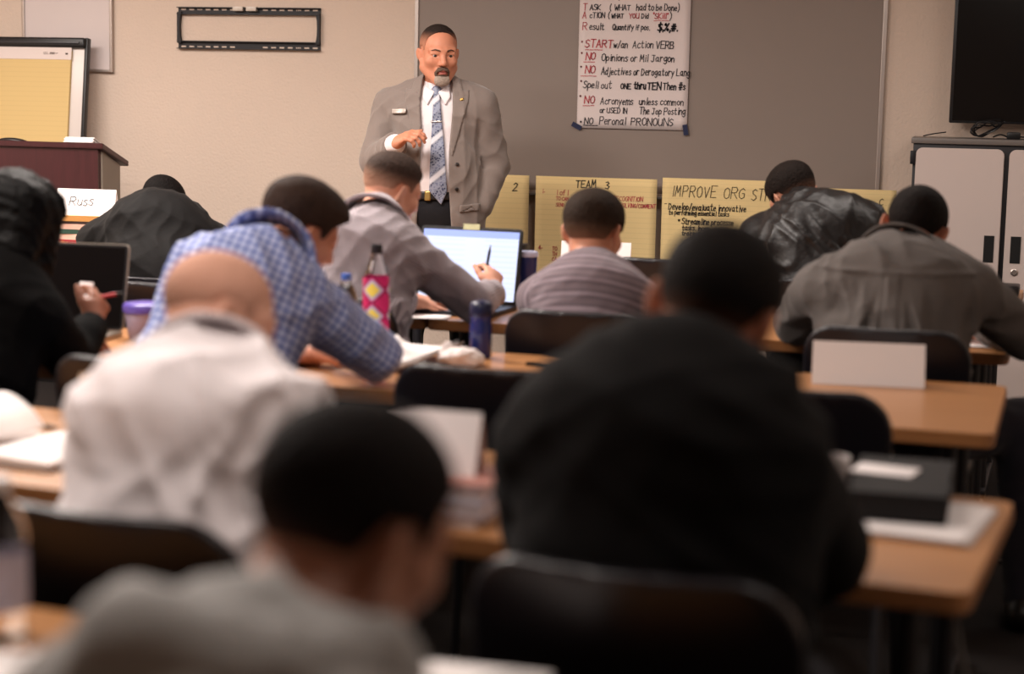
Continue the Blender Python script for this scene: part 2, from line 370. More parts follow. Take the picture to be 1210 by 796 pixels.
def wrinkle(amp, seed, wl=(.05, .14), n=5, mask=None):
    r = np.random.RandomState(seed); ks = []
    for i in range(n):
        d = r.normal(size=3); d /= np.linalg.norm(d); e = r.normal(size=3); e /= np.linalg.norm(e)
        ks.append((A3(*d) * 2 * math.pi / r.uniform(*wl), A3(*e) * 2 * math.pi / r.uniform(.15, .35), r.uniform(0, 6), r.uniform(0, 6)))
    def fn(P):
        s = 0
        for k1, k2, p1, p2 in ks: s = s + np.abs(np.sin(P @ k1 * .5 + p1 + 1.4 * np.sin(P @ k2 + p2))) ** .8 * (.5 + .5 * np.sin(P @ k2 * .8 + p1))
        s = amp * (s / len(ks) - .36) * 5
        return s * mask(P) if mask else s
    return Prim(fn, None, None, 0, 'd')

def rot3(yaw, pitch, roll):
    m = Matrix.Rotation(-R(yaw), 3, 'Z') @ Matrix.Rotation(-R(pitch), 3, 'X') @ Matrix.Rotation(R(roll), 3, 'Y')
    return np.array(m, dtype=np.float32)

def head_ops(wide=1., jaw=1., female=False, ear=1.12):
    o = [ell((0, -.012, .040), (.076 * wide, .098, .083)), ell((0, .026, -.022), (.063 * wide, .066, .088), k=.03)]
    for s in (-1, 1):
        o += [cap((s * .052 * wide * jaw, .002, -.052), (s * .018, .066, -.1), .024, .02, .03), ell((s * .045, .058, -.022), (.022, .024, .02), k=.025),
              cap((s * .05, .068, .026), (s * .012, .088, .024), .011, .011, .015)]
    o += [ell((0, .07, -.1), (.024, .02, .019), k=.02)]
    for s in (-1, 1): o += [ell((s * .034, .102, .004), (.019, .020, .013), k=.014, op='s')]
    for s in (-1, 1):
        o += [cap((s * .047, .0785, .0105), (s * .021, .0855, .0112), .0068, .0066, .005), cap((s * .046, .077, -.0055), (s * .022, .083, -.0065), .0062, .0058, .006)]
    o += [cap((0, .086, .018), (0, .108, -.028), .0085, .0125, .012), ell((-.012, .098, -.033), (.0085, .011, .008), k=.006), ell((.012, .098, -.033), (.0085, .011, .008), k=.006),
          cap((-.02, .084, -.06), (.02, .084, -.06), .009, .009, .012), ell((0, .0945, -.0585), (.019, .008, .0062), k=.005), ell((0, .093, -.0725), (.017, .008, .0066), k=.005),
          cap((-.02, .0985, -.0655), (.02, .0985, -.0655), .0022, .0022, .004, 's')]
    for s in (-1, 1):
        o += [ell((s * .083 * wide, -.014, .0), (.0075, .021 * ear, .033 * ear), rot3(s * -34, -8, s * 8), k=.006), ell((s * .091 * wide, -.007, .003), (.006, .011, .019), rot3(s * -34, -8, 0), k=.005, op='s'),
              ell((s * .078 * wide, -.004, -.026), (.006, .009, .010), k=.006)]
    return o
HAIRLINES = {
    'short': [(-.12, -.058), (-.06, -.055), (-.050, -.040), (-.038, .010), (-.026, .034), (.014, .036), (.022, .012), (.032, .014), (.042, .05), (.07, .072), (.1, .082), (.13, .085)],
    'high': [(-.12, -.05), (-.06, -.048), (-.050, -.036), (-.038, .010), (-.026, .034), (.014, .036), (.022, .016), (.032, .02), (.040, .072), (.055, .094), (.07, .104), (.09, .110), (.13, .115)],
}
class Person:
    def __init__(s, label, J, facing, hrot, hs=1., build=1., h=.006, skin='c98a6c', head_kw=None, top_off=.014, sleeve=1.):
        s.J = {k: np.array(v, float) for k, v in J.items()}; s.h = h; J = s.J; s.build = build; s.top_off = top_off; s.facing = facing
        s.H = rot3(*hrot); s.hs = hs; s.hc = A3(*J['head']); s.fwd = A3(math.sin(R(facing)), math.cos(R(facing)), 0); s.rt = A3(math.cos(R(facing)), -math.sin(R(facing)), 0)
        s.base = np.array([J['pel'][0], J['pel'][1], 0.]); s.hops = head_ops(**(head_kw or {})); s.hnoear = s.hops[:-6]
        s.skin = mat('skin_' + skin, skin, .5, noise=.09, nscale=28, bump=.06, bscale=300, spec=.4)
        nt = s.skin.node_tree; b = nt.nodes['Principled BSDF']; b.inputs['Subsurface Weight'].default_value = .12; b.inputs['Subsurface Radius'].default_value = (.012, .005, .003); b.inputs['Subsurface Scale'].default_value = 1
        hand = []
        for sd in ('L', 'R'): hand += s.hand(sd)
        prims = s.flesh(0) + s.arms(0, 1.) + s.legs(0) + [s.neck_prim(), s.head_prim()] + hand
        s.o = surf('person', prims, h, s.skin, None, s.base); s.o.location = s.base
        tag(s.o, label, 'person')
    def flesh(s, off):
        J, b = s.J, s.build; rt = J['shR'] - J['shL']; rt = rt / np.linalg.norm(rt); pel, che, nk = J['pel'], J['che'], J['neck']
        fw = A3(*s.fwd); wai = J.get('wai'); L = np.linalg.norm(che - pel)
        if wai is None: wai = pel * .5 + che * .5 - fw * .035
        e = lambda w, d: (w * b + off, d * b + off)
        o = [tub(pel, wai, e(.165, .125), e(.15, .112), s.rt, .06), tub(wai, che, e(.15, .112), e(.162, .12), rt, .06, v0=L * .5), tub(che, che * .3 + nk * .7, e(.15, .105), e(.085, .07), rt, .06, v0=L)]
        for q in 'LR':
            S_ = J['sh' + q]; o += [tub(che * .5 + nk * .5, S_ * .85 + che * .15, (.075 * b + off, .07 * b + off), (.062 * b + off, .06 * b + off), np.cross(rt, A3(0, 0, 1) if abs(rt[2]) < .9 else A3(0, 1, 0)), .05, v0=L),
                                     cap(nk * .9 + J['head'] * .1, S_ * .75 + nk * .25, .036 + off, .045 + off, .04)]
        for p in o[3:]: p.uv = o[2].uv
        return o
    def arms(s, off, upto):
        J, b = s.J, s.build; o = []
        for q in 'LR':
            S_, E_, W_ = J['sh' + q], J['el' + q], J['wr' + q]; L = np.linalg.norm(E_ - S_); ab = .85 + .15 * b
            ue = S_ + (E_ - S_) * min(1, upto * 2)
            o.append(cap(S_, ue, .06 * ab + off, (.047 if upto >= .5 else .054) * ab + off, .018))
            if upto > .5:
                t = (upto - .5) * 2; o.append(cap(E_, E_ + (W_ - E_) * t, .046 * ab + off, .046 * ab + (.028 - .046) * ab * t + off, .016, v0=L))
        return o
    def legs(s, off):
        J = s.J; o = []
        for q, sg in (('L', -1), ('R', 1)):
            hip = J.get('hip' + q); 
            if hip is None: hip = J['pel'] + s.rt * sg * .09 + A3(0, 0, -.02)
            kn = J.get('kn' + q); an = J.get('an' + q)
            if kn is None: kn = hip + s.fwd * .42 + s.rt * sg * .05; kn[2] = .525
            if an is None: an = kn + s.fwd * .02; an[2] = .09
            J['hip' + q], J['kn' + q], J['an' + q] = hip, kn, an
            toe = an + s.fwd * .15; toe[2] = .045
            o += [cap(hip, kn, .082 + off, .058 + off, .04), cap(kn, an, .056 + off, .04 + off, .03)]
            if off == 0: o.append(cap(an - A3(0, 0, .035), toe, .04, .035, .03))
        return o
    def loc(s, P): return ((P - s.hc) / s.hs) @ s.H
    def world(s, p): return s.hc + s.H @ (A3(*p) * s.hs)
    def hd(s, P): return ev(s.hops, s.loc(P)) * s.hs
    def head_prim(s, k=.03): return custom(s.hd, s.hc - .16, s.hc + .16, k)
    def neck_prim(s, off=0.):
        return cap(s.J['neck'], s.world((0, -.022, -.03)), .058 + off, .056 + off, .03)
    def hand(s, q):
        J = s.J; W = A3(*J['wr' + q]); E_ = A3(*J['el' + q]); hp = J.get('hand' + q)
        f = (W - E_) / np.linalg.norm(W - E_); n = A3(0, 0, -1); curl = [28, 30, 32, 34]; th = .35
        if ('f' + q) in J: f = A3(*J['f' + q]); f = f / np.linalg.norm(f)
        if ('n' + q) in J: n = A3(*J['n' + q])
        if ('c' + q) in J: curl = list(J['c' + q])
        n = n - f * (n @ f); n /= np.linalg.norm(n); t = np.cross(f, n) * (1 if q == 'R' else -1)
        o = [tub(W, W + f * .078, (.028, .019), (.038, .0145), t, .02), tub(W + f * .03 + t * .012, W + f * .05 + t * .02, (.02, .017), (.018, .015), t, .02)]
        for i, (to, ln) in enumerate(((.030, .074), (.010, .082), (-.011, .076), (-.030, .060))):
            p = W + f * (.084 - abs(to - .005) * .25) + t * to; d = f + t * to * 2.2; d /= np.linalg.norm(d); a = 0
            for sgm, (fr, r0, r1) in enumerate(((.45, .0098, .009), (.31, .009, .0082), (.24, .0082, .007))):
                a += R(curl[i]) * (.8, 1., .7)[sgm]; dd = d * math.cos(a) + n * math.sin(a); e = p + dd * ln * fr
                o.append(cap(p, e, r0, r1, .006)); p = e
        ta = J.get('t' + q, (.75, .55, .35)); d = f * ta[0] + t * ta[1] + n * ta[2]; d /= np.linalg.norm(d); p = W + f * .02 + t * .026
        d2 = d + f * .5; d2 /= np.linalg.norm(d2)
        o += [cap(p - t * .01, p + d * .035, .0145, .0115, .012), cap(p + d * .035, p + d * .035 + d2 * .028, .0112, .0102, .005), cap(p + d * .035 + d2 * .028, p + d * .035 + d2 * .053, .0102, .0082, .004)]
        return o
    # -------------------------------------------------- clothes and hair, children of the body
    def top(s, name, m, off=None, sleeve=1., amp=.004, seed=1, h=None, extra=(), wl=(.05, .14), neck_open=True, hem=None):
        off = s.top_off if off is None else off
        fl = s.flesh(off); ar = s.arms(off, sleeve if sleeve >= 1 else sleeve); P = fl + ar
        ops = list(P) + list(extra) + [wrinkle(amp, seed, wl)]
        if neck_open: ops.append(Prim(cap(s.J['neck'] + (s.J['neck'] - s.world((0, -.022, -.06))) * .15, s.world((0, -.0, .0)), .060, .070).fn, None, None, .012, 's'))
        if sleeve >= 1:
            for q in 'LR':
                W, E_ = A3(*s.J['wr' + q]), A3(*s.J['el' + q]); d = (W - E_) / np.linalg.norm(W - E_); c0 = W - d * .008
                ops.append(custom((lambda c0, d: lambda X: np.maximum(-((X - c0) @ d), np.linalg.norm(X - c0, axis=1) - .075))(c0, d), c0 - .08, c0 + .08, .006, 's'))
        if hem is not None: ops.append(plane((0, 0, hem), (0, 0, -1)))
        s.top_ops = ops; s.top_prims = P
        o = surf(name, ops, h or s.h, m, s.o, s.base, uvs=P); s.shirt = o; return o
    def collar(s, m, r0=.118, r1=.064, h=.088, t=.006, name='collar', back=.004, flat=1.03, res=None, low=-.05):
        nk = s.J['neck']; ax = s.world((0, -.022, -.03)) - A3(*nk); ax = ax / np.linalg.norm(ax)
        return surf(name, [ring(A3(*nk) + ax * (.022 + low) - s.fwd * back, ax, r0, r1, h, t, flat=flat, x=s.rt), wrinkle(.0015, 5)], res or min(s.h, .005), m, s.o, s.base, uvs=[s.top_prims[2]])
    def trousers(s, m, off=.016, h=None, amp=.004):
        pel = s.J['pel']; o = [tub(pel - A3(0, 0, .02), pel + A3(0, 0, .07), (.168 * s.build + off - .004, .13 * s.build + off - .004), (.152 * s.build + off - .004, .115 * s.build + off - .004), s.rt, .05)] + s.legs(off)
        return surf('trousers', o + [wrinkle(amp, 9)], h or max(s.h, .009), m, s.o, s.base)
    def shoes(s, m):
        for q in 'LR':
            an = s.J['an' + q]; t = an + s.fwd * .17; he = an - s.fwd * .045; t[2] = .045; he[2] = .05
            surf('shoe', [tub(he, t, (.042, .045), (.045, .036), s.rt, .02), cap(an, an - A3(0, 0, .05), .048, .048, .03), plane((0, 0, .004), (0, 0, -1), .006)], .008, m, s.o, s.base)
    def hair(s, m, kind='short', top=.014, side=.005, nape=.0025, h=None, amp=.0016, shift_line=0., fade=(-.05, .05), name='hair', front=0.):
        line = HAIRLINES[kind]; ys, zs = [a for a, _ in line], [b + shift_line for _, b in line]
        def fn(P):
            L = s.loc(P); zl = np.interp(L[:, 1], ys, zs)
            tz = np.clip((L[:, 2] + .05) / .06, 0, 1); t2 = np.clip((L[:, 2] - .02) / .07, 0, 1)
            th = nape + (side - nape) * tz + (top - side) * t2 + front * np.clip((L[:, 1] - .02) / .06, 0, 1) * t2
            return smax(ev(s.hnoear, L) * s.hs - th * s.hs, (zl - L[:, 2]) * .8 * s.hs, .006)
        def fa(P):
            z = s.loc(P)[:, 2]; t = np.clip((z - fade[0]) / (fade[1] - fade[0]), 0, 1); return t * t * (3 - 2 * t)
        return surf(name, [custom(fn, s.hc - .15, s.hc + .15), wrinkle(amp, 3, (.006, .018), 7)], h or min(s.h, .0045), m, s.o, s.base, attr=fa)
    def region(s, name, m, fn2, off, h=.003, box_=.13):
        """a patch on the head: the skin lifted by off where fn2 (head-local) is negative"""
        return surf(name, [custom(lambda P: smax(s.hd(P) - off * s.hs, fn2(s.loc(P)) * s.hs, .003), s.hc - box_, s.hc + box_)], h, m, s.o, s.base)
    def eyes(s, col='2c2420'):
        mw = mat('eye_white', 'a89a94', .3); mi = mat('iris_' + col, col, .2)
        for sg in (-1, 1):
            e = surf('eye', [ell(s.world((sg * .033, .0765, .0025)), (.0115 * s.hs,) * 3)], .003, mw, s.o, s.base)
            d = s.H @ A3(0, 1, 0); surf('iris', [ell(s.world((sg * .033, .0868, .0025)), (.0062 * s.hs, .0028 * s.hs, .0062 * s.hs), s.H)], .0016, mi, e)
            e.children[0].data.transform(Matrix.Translation(-Vector(s.base)))
    def ears_done(s): pass

def hair_mat(name, col, skin, rough=.7, amount=.92, scale=130):
    """cropped hair: dense on the crown, shaved close to the skin lower down"""
    if name in MATS: return MATS[name]
    m = mat(name, col, rough, spec=.1, bump=.5, bscale=scale); nt = m.node_tree; b = nt.nodes['Principled BSDF']
    a = nt.nodes.new('ShaderNodeAttribute'); a.attribute_name = 'fade'
    tc = nt.nodes.new('ShaderNodeTexCoord'); n = nt.nodes.new('ShaderNodeTexNoise'); n.inputs['Scale'].default_value = 90; n.inputs['Detail'].default_value = 3; nt.links.new(tc.outputs['Object'], n.inputs['Vector'])
    c = hexc(col); dk = nmix(nt, n.outputs['Fac'], tuple(v * .3 for v in c), tuple(v * 1.35 for v in c))
    f = nmath(nt, 'ADD', nmath(nt, 'MULTIPLY', a.outputs['Fac'], amount), 1 - amount)
    nt.links.new(nmix(nt, f, hexc(skin), dk), b.inputs['Base Color']); return m

# ------------------------------------------------------------------ the room
XL, XR, YB, YF, ZC = -5.7, 2.4, -1.6, 8.8, 2.7
def structure(name, lo, hi, m):
    o = box(name, lo, hi, m); o['kind'] = 'structure'; return o
structure('floor', (XL - .1, YB - .1, -.1), (XR + .1, YF + .1, 0), M_carpet)
structure('ceiling', (XL - .1, YB - .1, ZC), (XR + .1, YF + .1, ZC + .1), M_ceil)
structure('wall_front', (XL, YF, 0), (XR, YF + .1, ZC), M_wall)
structure('wall_left', (XL - .1, YB, 0), (XL, YF, ZC), M_wall)
structure('wall_right', (XR, YB, 0), (XR + .1, YF, ZC), M_wall)
structure('wall_back', (XL, YB - .1, 0), (XR, YB, ZC), M_wall)
structure('baseboard_front', (XL, YF - .012, 0), (XR, YF, .1), mat('vinyl_base', '3a322e', .6))

# ------------------------------------------------------------------ boards on the front wall
def framed_board(name, x0, x1, z0, z1, m_face, m_frame, label, fw=.022, dep=.02, tray=False):
    t = empty(name, ((x0 + x1) / 2, YF, z0), 0, label, 'whiteboard'); w = (x1 - x0) / 2; hh = z1 - z0
    box('writing_surface', (-w, -dep * .6, 0), (w, 0, hh), m_face, t)
    bm = bmesh.new()
    add_box(bm, (-w - fw, -dep, -fw), (-w, 0, hh + fw), .003); add_box(bm, (w, -dep, -fw), (w + fw, 0, hh + fw), .003)
    add_box(bm, (-w, -dep, hh), (w, 0, hh + fw), .003); add_box(bm, (-w, -dep, -fw), (w, 0, 0), .003)
    bm_obj('frame', bm, m_frame, t)
    if tray:
        prism('marker_tray', [(0, 0), (-.075, 0), (-.08, .012), (-.074, .014), (-.07, .006), (0, .006)], -w, w, m_frame, t, Matrix.Translation((0, -.0, -fw)) @ Matrix(((0, 0, 1, 0), (1, 0, 0, 0), (0, 1, 0, 0), (0, 0, 0, 1))))
    return t
M_board = mat('grey_board', '8d8078', .42, noise=.05, nscale=2.2, spec=.3)
M_white = mat('whiteboard_face', 'd2c6c4', .3, noise=.03, nscale=4)
framed_board('whiteboard', -2.63, -.32, 1.0, 2.25, M_board, M_silver, 'large grey writing board with silver frame behind the standing man', tray=True)
framed_board('whiteboard', -4.83, -4.335, 1.565, 2.3, M_white, M_silver, 'small whiteboard with silver frame behind the flip chart easel', fw=.015, dep=.03)

# ------------------------------------------------------------------ empty television bracket on the wall
t = empty('wall_mount_bracket', (-3.555, YF, 1.68), 0, 'empty black slotted television bracket screwed to the bare wall', 'bracket')
def rail(z0, z1, gaps, slots_z):
    bm = bmesh.new(); add_box(bm, (-.395, -.006, z0), (.395, 0, z1)); add_box(bm, (-.395, -.03, z1 - .004), (.395, 0, z1)); add_box(bm, (-.395, -.03, z0), (.395, -.0, z0 + .004)); bm_obj('rail', bm, M_blackrough, t)
rail(.178, .216, 0, 0); rail(0, .042, 0, 0)
for s in (-1, 1):
    prism('side_strut', [(s * .395, .03), (s * .395, .19), (s * .372, .19), (s * .380, .15), (s * .382, .11), (s * .380, .07), (s * .372, .03)], -.025, 0, M_blackrough, t, Matrix(((1, 0, 0, 0), (0, 0, 1, 0), (0, 1, 0, 0), (0, 0, 0, 1))))
M_slot = mat('slot_showing_wall', 'd6c3b4', .9)
for z in (.204, .012):
    for i in range(17):
        x = -.365 + i * .0457
        if z < .1 and 7 <= i <= 9 or (z > .1 and i in (7, 8, 9)): continue
        if i in (2, 14): 
            for dx in (-.010, 0, .010): box('slot', (x + dx - .003, -.0065, z - .003), (x + dx + .003, -.004, z + .003), M_slot, t)
        else: box('slot', (x - .013, -.0068, z - .0035), (x + .013, -.004, z + .0035), M_slot, t)
for x in (-.052, .022): box('bubble_level', (x - .028, -.034, .197), (x + .028, -.005, .22), mat('clear_tag', 'cfc4b8', .3, noise=.2, nscale=60), t, .002)

# ------------------------------------------------------------------ television
t = empty('television', (.78, YF - .004, 1.385), 0, 'large black flat television hanging above the storage cabinet', 'television')
box('screen', (-.755, -.125, .012), (.755, -.118, .86), mat('tv_glass', '070607', .18), t)
box('bezel', (-.77, -.122, 0), (.77, -.07, .875), M_black, t, .006)
box('wall_arm', (-.25, -.07, .2), (.25, 0, .65), M_blackrough, t)

# ------------------------------------------------------------------ flip-chart posters
def sheet(name, x0, x1, z0, z1, m, label, seed=0, y=YF - .022, cat='poster', group=None):
    bm = bmesh.new(); w, hh = x1 - x0, z1 - z0; nx, nz = 16, 16; rnd = random.Random(seed); p = [rnd.uniform(0, 6) for _ in range(4)]
    V = [[bm.verts.new((w * i / nx, -.0015 - .0012 * math.sin(p[0] + i * .7) * math.sin(p[1] + j * .5), hh * j / nz)) for i in range(nx + 1)] for j in range(nz + 1)]
    for j in range(nz):
        for i in range(nx): bm.faces.new((V[j][i], V[j][i + 1], V[j + 1][i + 1], V[j + 1][i]))
    o = bm_obj(name, bm, m, None, True); o.location = (x0, y, z0); md = o.modifiers.new('thick', 'SOLIDIFY'); md.thickness = .0008
    return tag(o, label, cat, group)
def ruled(name, base, line):
    m = mat(name, base, .9, noise=.03, nscale=5); nt = m.node_tree; b = nt.nodes['Principled BSDF']
    tc = nt.nodes.new('ShaderNodeTexCoord'); s = nt.nodes.new('ShaderNodeSeparateXYZ'); nt.links.new(tc.outputs['Object'], s.inputs[0])
    nt.links.new(nmix(nt, nmath(nt, 'MULTIPLY', stripe(nt, s.outputs[2], .0255, .1, .04), .3), hexc(base), hexc(line)), b.inputs['Base Color']); return m
M_yellow = ruled('yellow_ruled_paper', 'ead097', 'bcab80'); M_pad = ruled('yellow_pad_paper', 'd2b67e', 'b8a06e')  # same yellow paper; pad coloured darker, sheets lighter, to offset the uneven lamp light
M_poster = mat('poster_paper', 'e2d6d4', .9, noise=.02, nscale=4)
def text_on(o, black=(), red=(), thin=(), up=0.):
    black, red, thin = [[(l[0], l[1], l[2] + up, *l[3:]) for l in q] for q in (black, red, thin)]
    if black: ink_mesh('lettering', black, M_ink, o, .0035)
    if red:
        for l in ink_mesh('lettering', red, M_red, o, .0035): l['label'] = 'red handwriting'
    if thin: ink_mesh('lettering', thin, M_graphite, o, .0035)
# the tall white poster; z in metres above its lower edge, x from its left edge
o = sheet('paper_poster', -1.797, -1.243, 1.318, 2.08, M_poster, 'tall white handwritten poster taped high on the grey board', 3)
s_ = .0039
text_on(o, [
    ('ituation (', .045, .617, .034, s_, .95, .05), ('ASK', .052, .563, .026, s_, 1.05, .05), ('(', .152, .563, .027, s_, 1, .05), ('WHAT', .176, .563, .026, s_, 1.1, .05), ('had to be Done)', .285, .563, .030, s_, .88, .05),
    ('cTION', .052, .525, .026, s_, 1.0, .05), ('(', .145, .525, .026, s_, 1, .05), ('WHAT', .162, .525, .021, s_, 1.0, .05), ('Did', .312, .525, .023, s_, 1., .05), (')', .452, .522, .03, s_, 1., .05),
    ('esult', .052, .468, .031, s_, 1.0, .05), ('Quantify if pos.', .168, .468, .026, .004, .87, .08), ('$,%,#.', .395, .466, .034, .007, 1., .08),
    ('w/an', .176, .380, .031, s_, .95, .1), ('Action VERB', .272, .380, .034, s_, .92, .08),
    ('Opinions or Mil Jargon', .117, .315, .033, s_, 1.0, .08), ('Adjectives or Derogatory Lang', .118, .248, .033, s_, .79, .08),
    ('Spell out', .028, .180, .034, s_, .95, .1), ('ONE', .218, .180, .026, .005, .95, .05), ('thru', .285, .180, .033, .0062, .8, .05), ('TEN', .352, .180, .034, .0062, .95, .05), ('Then #s', .43, .180, .034, .0052, .78, .05),
    ('Acronyems', .118, .102, .034, s_, .88, .08), ('unless common', .312, .104, .032, s_, .98, .08), ('or USED IN', .116, .060, .026, s_, .95, .05), ('The Jop Posting', .315, .058, .032, s_, .84, .08),
    ('*', .018, .000, .03, .006, 1, 0), ('NO', .038, .003, .032, s_, 1.1, .1), ('Peronal', .115, .003, .036, s_, .95, .08), ('PRONOUNS', .274, .003, .036, s_, 1.06, .08), ('_____', .034, -.004, .03, .004, .62, 0),
], [
    ('S', .018, .617, .036, s_, 1, .05), ('T', .018, .563, .034, s_, 1, .05), ('A', .016, .523, .032, s_, 1, .05), ('R', .018, .466, .038, s_, 1, .05), ('YOU', .250, .525, .023, s_, 1.05, .05), ('"SKill"', .368, .524, .027, s_, .95, .05), ('____', .375, .515, .03, .003, .85, 0),
    ('*', .014, .395, .03, .006, 1, 0), ('START', .032, .380, .038, .0048, 1.06, .1), ('____', .035, .368, .03, .0036, 1.05, 0),
    ('*', .014, .338, .03, .006, 1, 0), ('NO', .037, .320, .034, .0048, 1.1, .15), ('___', .028, .309, .03, .0036, .9, 0), ('*', .012, .272, .03, .006, 1, 0), ('NO', .036, .255, .034, .0048, 1.1, .15), ('____', .015, .240, .03, .0036, .95, 0),
    ('*', .014, .2, .03, .006, 1, 0), ('*', .012, .125, .03, .006, 1, 0), ('NO', .036, .105, .038, .0048, 1.1, .1), ('___', .03, .094, .03, .0036, .9, 0)], (), .017)
M_tape = mat('blue_tape', '1d2547', .7)
for nm, px, pz, rz in (('tape', .0, .008, 35), ('tape', .548, .002, 80)):
    box(nm, (-.026, -.0045, -.012), (.026, -.0015, .012), M_tape, o, 0, 2, Matrix.Translation((px, 0, pz)) @ Matrix.Rotation(R(rz - 8 if px < .1 else rz), 4, 'Y'))['label'] = 'blue corner tape'
YP = YF - .085
g = 'yellow flip chart sheets taped along the board tray'
o = sheet('flip_chart_sheet', -2.62, -2.02, .36, 1.075, M_yellow, 'yellow flip chart sheet marked 2 beside the standing man', 4, YP, 'poster', g)
text_on(o, (), (), [('2', .515, .637, .038, .004, 1.0, .2)])
o = sheet('flip_chart_sheet', -1.985, -1.372, .36, 1.075, M_yellow, 'yellow flip chart sheet headed TEAM 3 with red writing', 5, YP, 'poster', g)
text_on(o, [('TEAM', .205, .664, .036, .0048, 1.0, .05), ('3', .355, .662, .036, .0052, 1.0, .05)],
        [('1-', .035, .628, .02, .0028, 1, .05), ('l of l', .108, .622, .026, .003, 1, .05), ('TO CAN', .105, .596, .017, .0028, 1, .05), ('SEND', .105, .566, .016, .0028, 1, .05), ('RECOGNITION', .395, .604, .022, .003, .95, .1), ('/INVOLVING/COMMENT', .405, .572, .020, .003, .84, .1),
         ('4-', .02, .345, .02, .0028, 1, .05), ('TO', .092, .345, .018, .0028, 1, .05), ('TH', .092, .318, .018, .0028, 1, .05), ('CA', .092, .292, .018, .0028, 1, .05), ('rs', .46, .318, .016, .0028, 1, .05), ('experience', .46, .286, .018, .0028, .9, .05)])
o = sheet('flip_chart_sheet', -1.345, -.735, .36, 1.085, M_yellow, 'yellow flip chart sheet headed IMPROVE ORG', 6, YP, 'poster', g)
text_on(o, [('-', .014, .585, .03, .003, 1, 0), ('Develop/evaluate innovative', .034, .570, .030, .0042, .83, .05), ('to performing essential tasks', .036, .545, .022, .0038, .86, .05),
            ('*', .085, .505, .03, .008, 1, 0), ('Streamline processe', .102, .500, .028, .0043, .85, .05), ('tasks. Incen', .105, .470, .024, .0042, .9, .05), ('training', .105, .444, .021, .0042, .95, .05)],
        (), [('IMPROVE', .048, .636, .054, .0032, .86, .12), ('ORG', .302, .632, .052, .0032, .95, .12), ('STR', .438, .628, .056, .0032, .78, .12)])
o = sheet('flip_chart_sheet', -.715, -.215, .36, 1.058, M_yellow, 'yellow flip chart sheet behind the leather jacket man', 8, YP, 'poster', g)
text_on(o, (), (), [('C', .42, .625, .03, .003, 1.0, .1)])

# ------------------------------------------------------------------ storage cabinet under the television
t = empty('storage_cabinet', (.3, 8.27, 0), 0, 'light grey two door storage cabinet with black trim under the television', 'cabinet')
M_door = mat('cabinet_laminate', 'cbbcb6', .55, noise=.02, nscale=3)
box('body', (-.44, 0, .09), (.5, .5, 1.30), M_blackrough, t, .004)
box('cabinet_top', (-.45, -.012, 1.293), (.51, .51, 1.318), mat('cabinet_top_grey', '6d6662', .4), t, .004)
box('plinth', (-.42, .03, 0), (.48, .47, .09), M_blackrough, t)
MXZ = Matrix(((1, 0, 0, 0), (0, 0, 1, 0), (0, 1, 0, 0), (0, 0, 0, 1)))
for x0, x1, hx, lock in ((-.427, -.042, -.088, False), (-.02, .48, .028, True)):
    d = prism('door', [(x + (x0 + x1) / 2, z + .69) for x, z in rrect(x1 - x0, 1.17, .03)], -.022, 0, M_door, t, MXZ, .003)
    box('handle_recess', (hx - .022, -.0245, .77), (hx + .022, -.018, .89), mat('recess_black', '0c0b0d', .6), d)
    k = lathe('lock', [(.016, 0), (.016, .004), (.011, .007), (.011, .004), (.004, .004)], M_silver, d); k.matrix_parent_inverse = Matrix(); k.location = (hx, -.022, .73); k.rotation_euler = (R(90), 0, 0)
box('hinge', (-.452, -.024, 1.2), (-.428, .01, 1.26), M_blackrough, t, .003)
# cables left on top of the cabinet
def coil(name, c, n, r, label, seed, cat='cable'):
    rnd = random.Random(seed); pts = []
    for i in range(n * 9):
        a = i * 2 * math.pi / 9; rr = r * rnd.uniform(.6, 1.15); pts.append((c[0] + rr * math.cos(a) * 1.25, c[1] + .035 * math.sin(i * .9) , c[2] + abs(rr * 1.1 * math.sin(a * .5 + seed)) * 1.2 + .005))
    return tag(tube(name, smooth_pts(pts, 4), .0035, M_black, None, 6), label, cat)
coil('power_cable', (.18, 8.45, 1.318), 5, .055, 'tangled black power cable heaped on the cabinet top', 2)
t = empty('power_adapter', (.30, 8.47, 1.318), 0, 'black power adapter with cord lying on the cabinet top', 'adapter')
box('brick', (-.03, -.025, 0), (.03, .025, .032), M_black, t, .006); tube('cord', smooth_pts([(.03, 0, .012), (.07, .01, .01), (.12, -.005, .008), (.17, .02, .006)]), .004, M_black, t, 6)
tube('cord', smooth_pts([(-.03, 0, .012), (-.06, -.01, .02), (-.09, .0, .008)]), .004, M_black, t, 6)
t = empty('cable_plug', (.44, 8.47, 1.318), 0, 'small black plug at the end of a cord on the cabinet top', 'plug')
box('plug_body', (-.022, -.014, 0), (.022, .014, .024), M_black, t, .005); tube('cord', smooth_pts([(.02, 0, .01), (.04, .01, .008), (.06, .0, .006)]), .004, M_black, t, 6)
tag(tube('wire', smooth_pts([(-.10, 8.40, 1.325), (-.06, 8.38, 1.335), (-.0, 8.37, 1.345)]), .003, M_black, None, 6), 'short stiff black wire on the cabinet top corner', 'wire')

